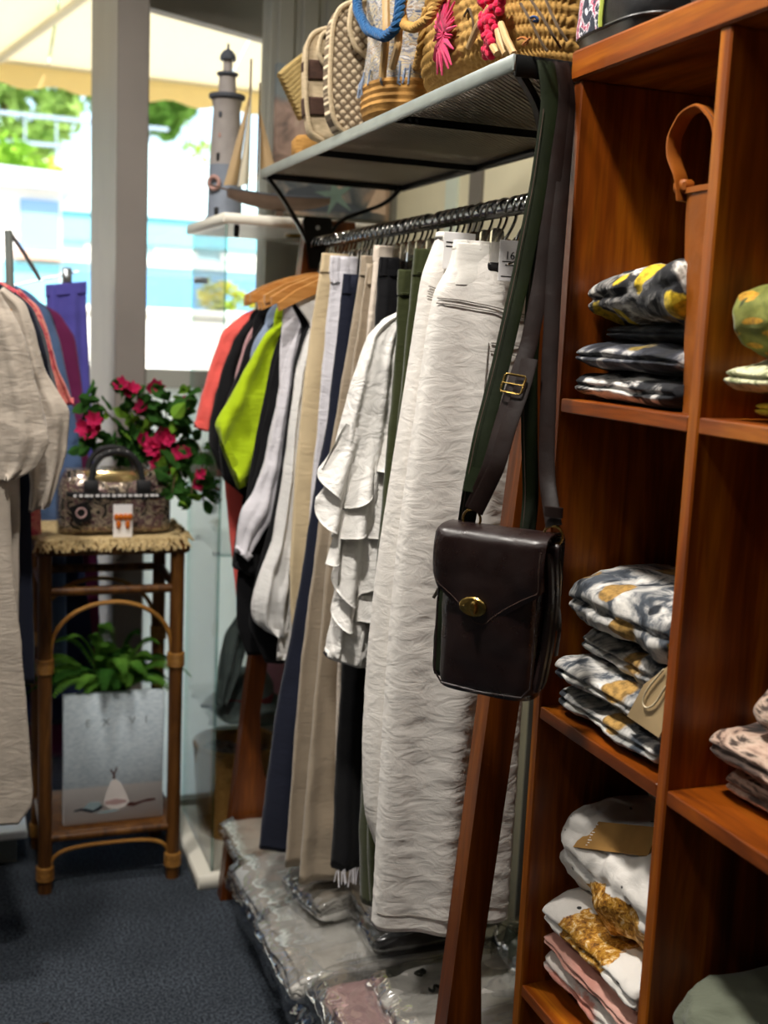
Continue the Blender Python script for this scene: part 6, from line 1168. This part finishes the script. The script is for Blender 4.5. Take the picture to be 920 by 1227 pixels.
def left_garment(name, label, Y, body, mat, seed, so=None, si=None, cat='dress', folds=2.5, amp=(.002, .012), ht=(.010, .02, .022), hangl=None):
    r = thing(name, label, cat, (LX, Y, 1.4), 'clothes on the chrome rail'); B = px2(body, Y); b = cloth(lm_(B), B, Y, ht, 70, 60, folds, amp, (.004, 9, 13), seed); part(r, 'body', b, mat, fa=0)
    if so:
        O, I = px2(so, Y), px2(si, Y); part(r, 'sleeve', cloth(I, O, Y-.006, (.014, .026, .03, .024), 50, 46, 1.8, (.002, .008), (.006, 12, 14), seed+1, hem=.006), mat, fa=0); part(r, 'sleeve', cloth(lm_(O), lm_(I), Y-.006, (.014, .026, .03, .024), 30, 30, 1.8, (.002, .008), (.006, 12, 14), seed+2), mat, fa=0)
    if hangl:
        h = dup(WOODH, (LX, Y, LZ), hangl, 'wooden hangers on the chrome rail')
    return r
left_garment('linen_dress', 'long oatmeal linen dress with puffed sleeve, hem near the carpet', 2.30, [(-22, 345), (0, 352), (10, 400), (14, 480), (10, 560), (16, 680), (28, 800), (36, 900), (40, 960), (22, 984)], 'oatmeal_linen', 201, [(-4, 346), (14, 372), (30, 410), (44, 460), (54, 505), (58, 530), (44, 560), (18, 574)], [(-30, 365), (-18, 400), (-12, 440), (-10, 480), (-10, 510), (-10, 535), (-8, 560), (-4, 572)], hangl='wooden hanger holding the long oatmeal dress')
left_garment('linen_dress', 'oatmeal linen dress with wide sleeve hanging beside the black one', 2.38, [(-18, 340), (8, 352), (18, 400), (24, 500), (24, 600), (22, 760), (28, 880), (30, 940)], 'oatmeal_linen', 204, [(4, 344), (30, 362), (42, 400), (52, 440), (70, 470), (83, 492), (80, 540), (60, 604)], [(-10, 356), (5, 390), (14, 430), (22, 470), (28, 510), (32, 550), (36, 580), (34, 612)], hangl='wooden hanger holding the second oatmeal dress')
left_garment('black_blouse', 'black blouse between oatmeal and red printed clothes', 2.47, [(0, 340), (24, 356), (30, 420), (36, 560), (40, 700), (42, 820)], 'navy_cloth', 207, [(18, 350), (40, 368), (52, 400), (62, 440), (72, 480)], [(14, 364), (26, 390), (34, 420), (40, 450), (46, 490)], cat='top', hangl='wooden hanger holding the black blouse')
left_garment('red_blouse', 'red and coral printed blouse beside the black one', 2.58, [(4, 338), (30, 352), (38, 420), (46, 560), (50, 640)], 'red_print', 210, [(22, 346), (46, 368), (58, 400), (68, 440), (88, 482)], [(20, 358), (34, 390), (44, 420), (52, 450), (62, 490)], cat='top', hangl='wooden hanger holding the red printed blouse')
left_garment('blue_dress', 'long grey-blue dress next to the red printed blouse', 3.0, [(10, 338), (36, 350), (58, 372), (72, 410), (84, 470), (96, 530), (101, 600), (78, 660), (80, 800)], 'denim_blue', 213, cat='dress', hangl='wooden hanger holding the grey-blue dress')
left_garment('magenta_dress', 'long magenta purple dress beside the violet trousers', 3.09, [(22, 352), (48, 362), (72, 376), (90, 405), (99, 470), (106, 560), (116, 680), (122, 800), (128, 900)], 'magenta_cloth', 216, cat='dress', hangl='wooden hanger holding the magenta dress')
left_garment('navy_dress', 'dark navy dress hanging low behind the rattan stand', 3.045, [(10, 346), (40, 356), (62, 372), (74, 420), (84, 520), (96, 640), (112, 760), (114, 860)], 'dark_blue', 218, cat='dress', hangl='wooden hanger holding the navy dress')
v = thing('violet_trousers', 'violet trousers clipped up beside the grey post', 'trousers', (.18, 3.2, 1.45), 'clothes on the chrome rail')
VL, VR = px2([(55, 342), (56, 380), (60, 460), (64, 600), (66, 760)], 3.2), px2([(103, 338), (104, 380), (108, 460), (114, 600), (120, 760)], 3.2)
part(v, 'legs', cloth(VL, VR, 3.2, (.012, .02, .022), 60, 50, 2, (.002, .01), (.004, 9, 12), 220), 'violet_cloth', fa=0)
part(v, 'waistband', cloth([(VL[0][0]-.002, VL[0][1]+.002), (VL[0][0]-.002, VL[0][1]-.03)], [(VR[0][0]+.002, VR[0][1]+.002), (VR[0][0]+.002, VR[0][1]-.03)], 3.2, (.015, .016), 10, 44, 6, (.001, .001), (.001, 9, 9), 221), 'violet_cloth', fa=0)
cp = onY((80, 334), 3.2); vh = thing('clip_hanger', 'steel clip hanger on its own arm holding the violet trousers', 'hanger', cp)
part(vh, 'bar', MB().tube([(LX, 3.2, LZ-.06), ((LX+cp[0])/2, 3.2, LZ-.075), (cp[0]+.03, 3.2, cp[2]+.02)], .003, 8), 'steel'); part(vh, 'hook', MB().torus((LX, 3.2, LZ-.004), .018, .0022, (1, 0, 0), (0, 0, 1), 20, -1.2, 3.2), 'steel'); part(vh, 'neck', MB().tube([(LX, 3.2, LZ-.06), (LX+.008, 3.2, LZ-.02)], .0022, 6), 'steel')
part(vh, 'clip', MB().box((cp[0]-.012, 3.185, cp[2]-.03), (cp[0]+.012, 3.215, cp[2]+.028), .004), 'steel')
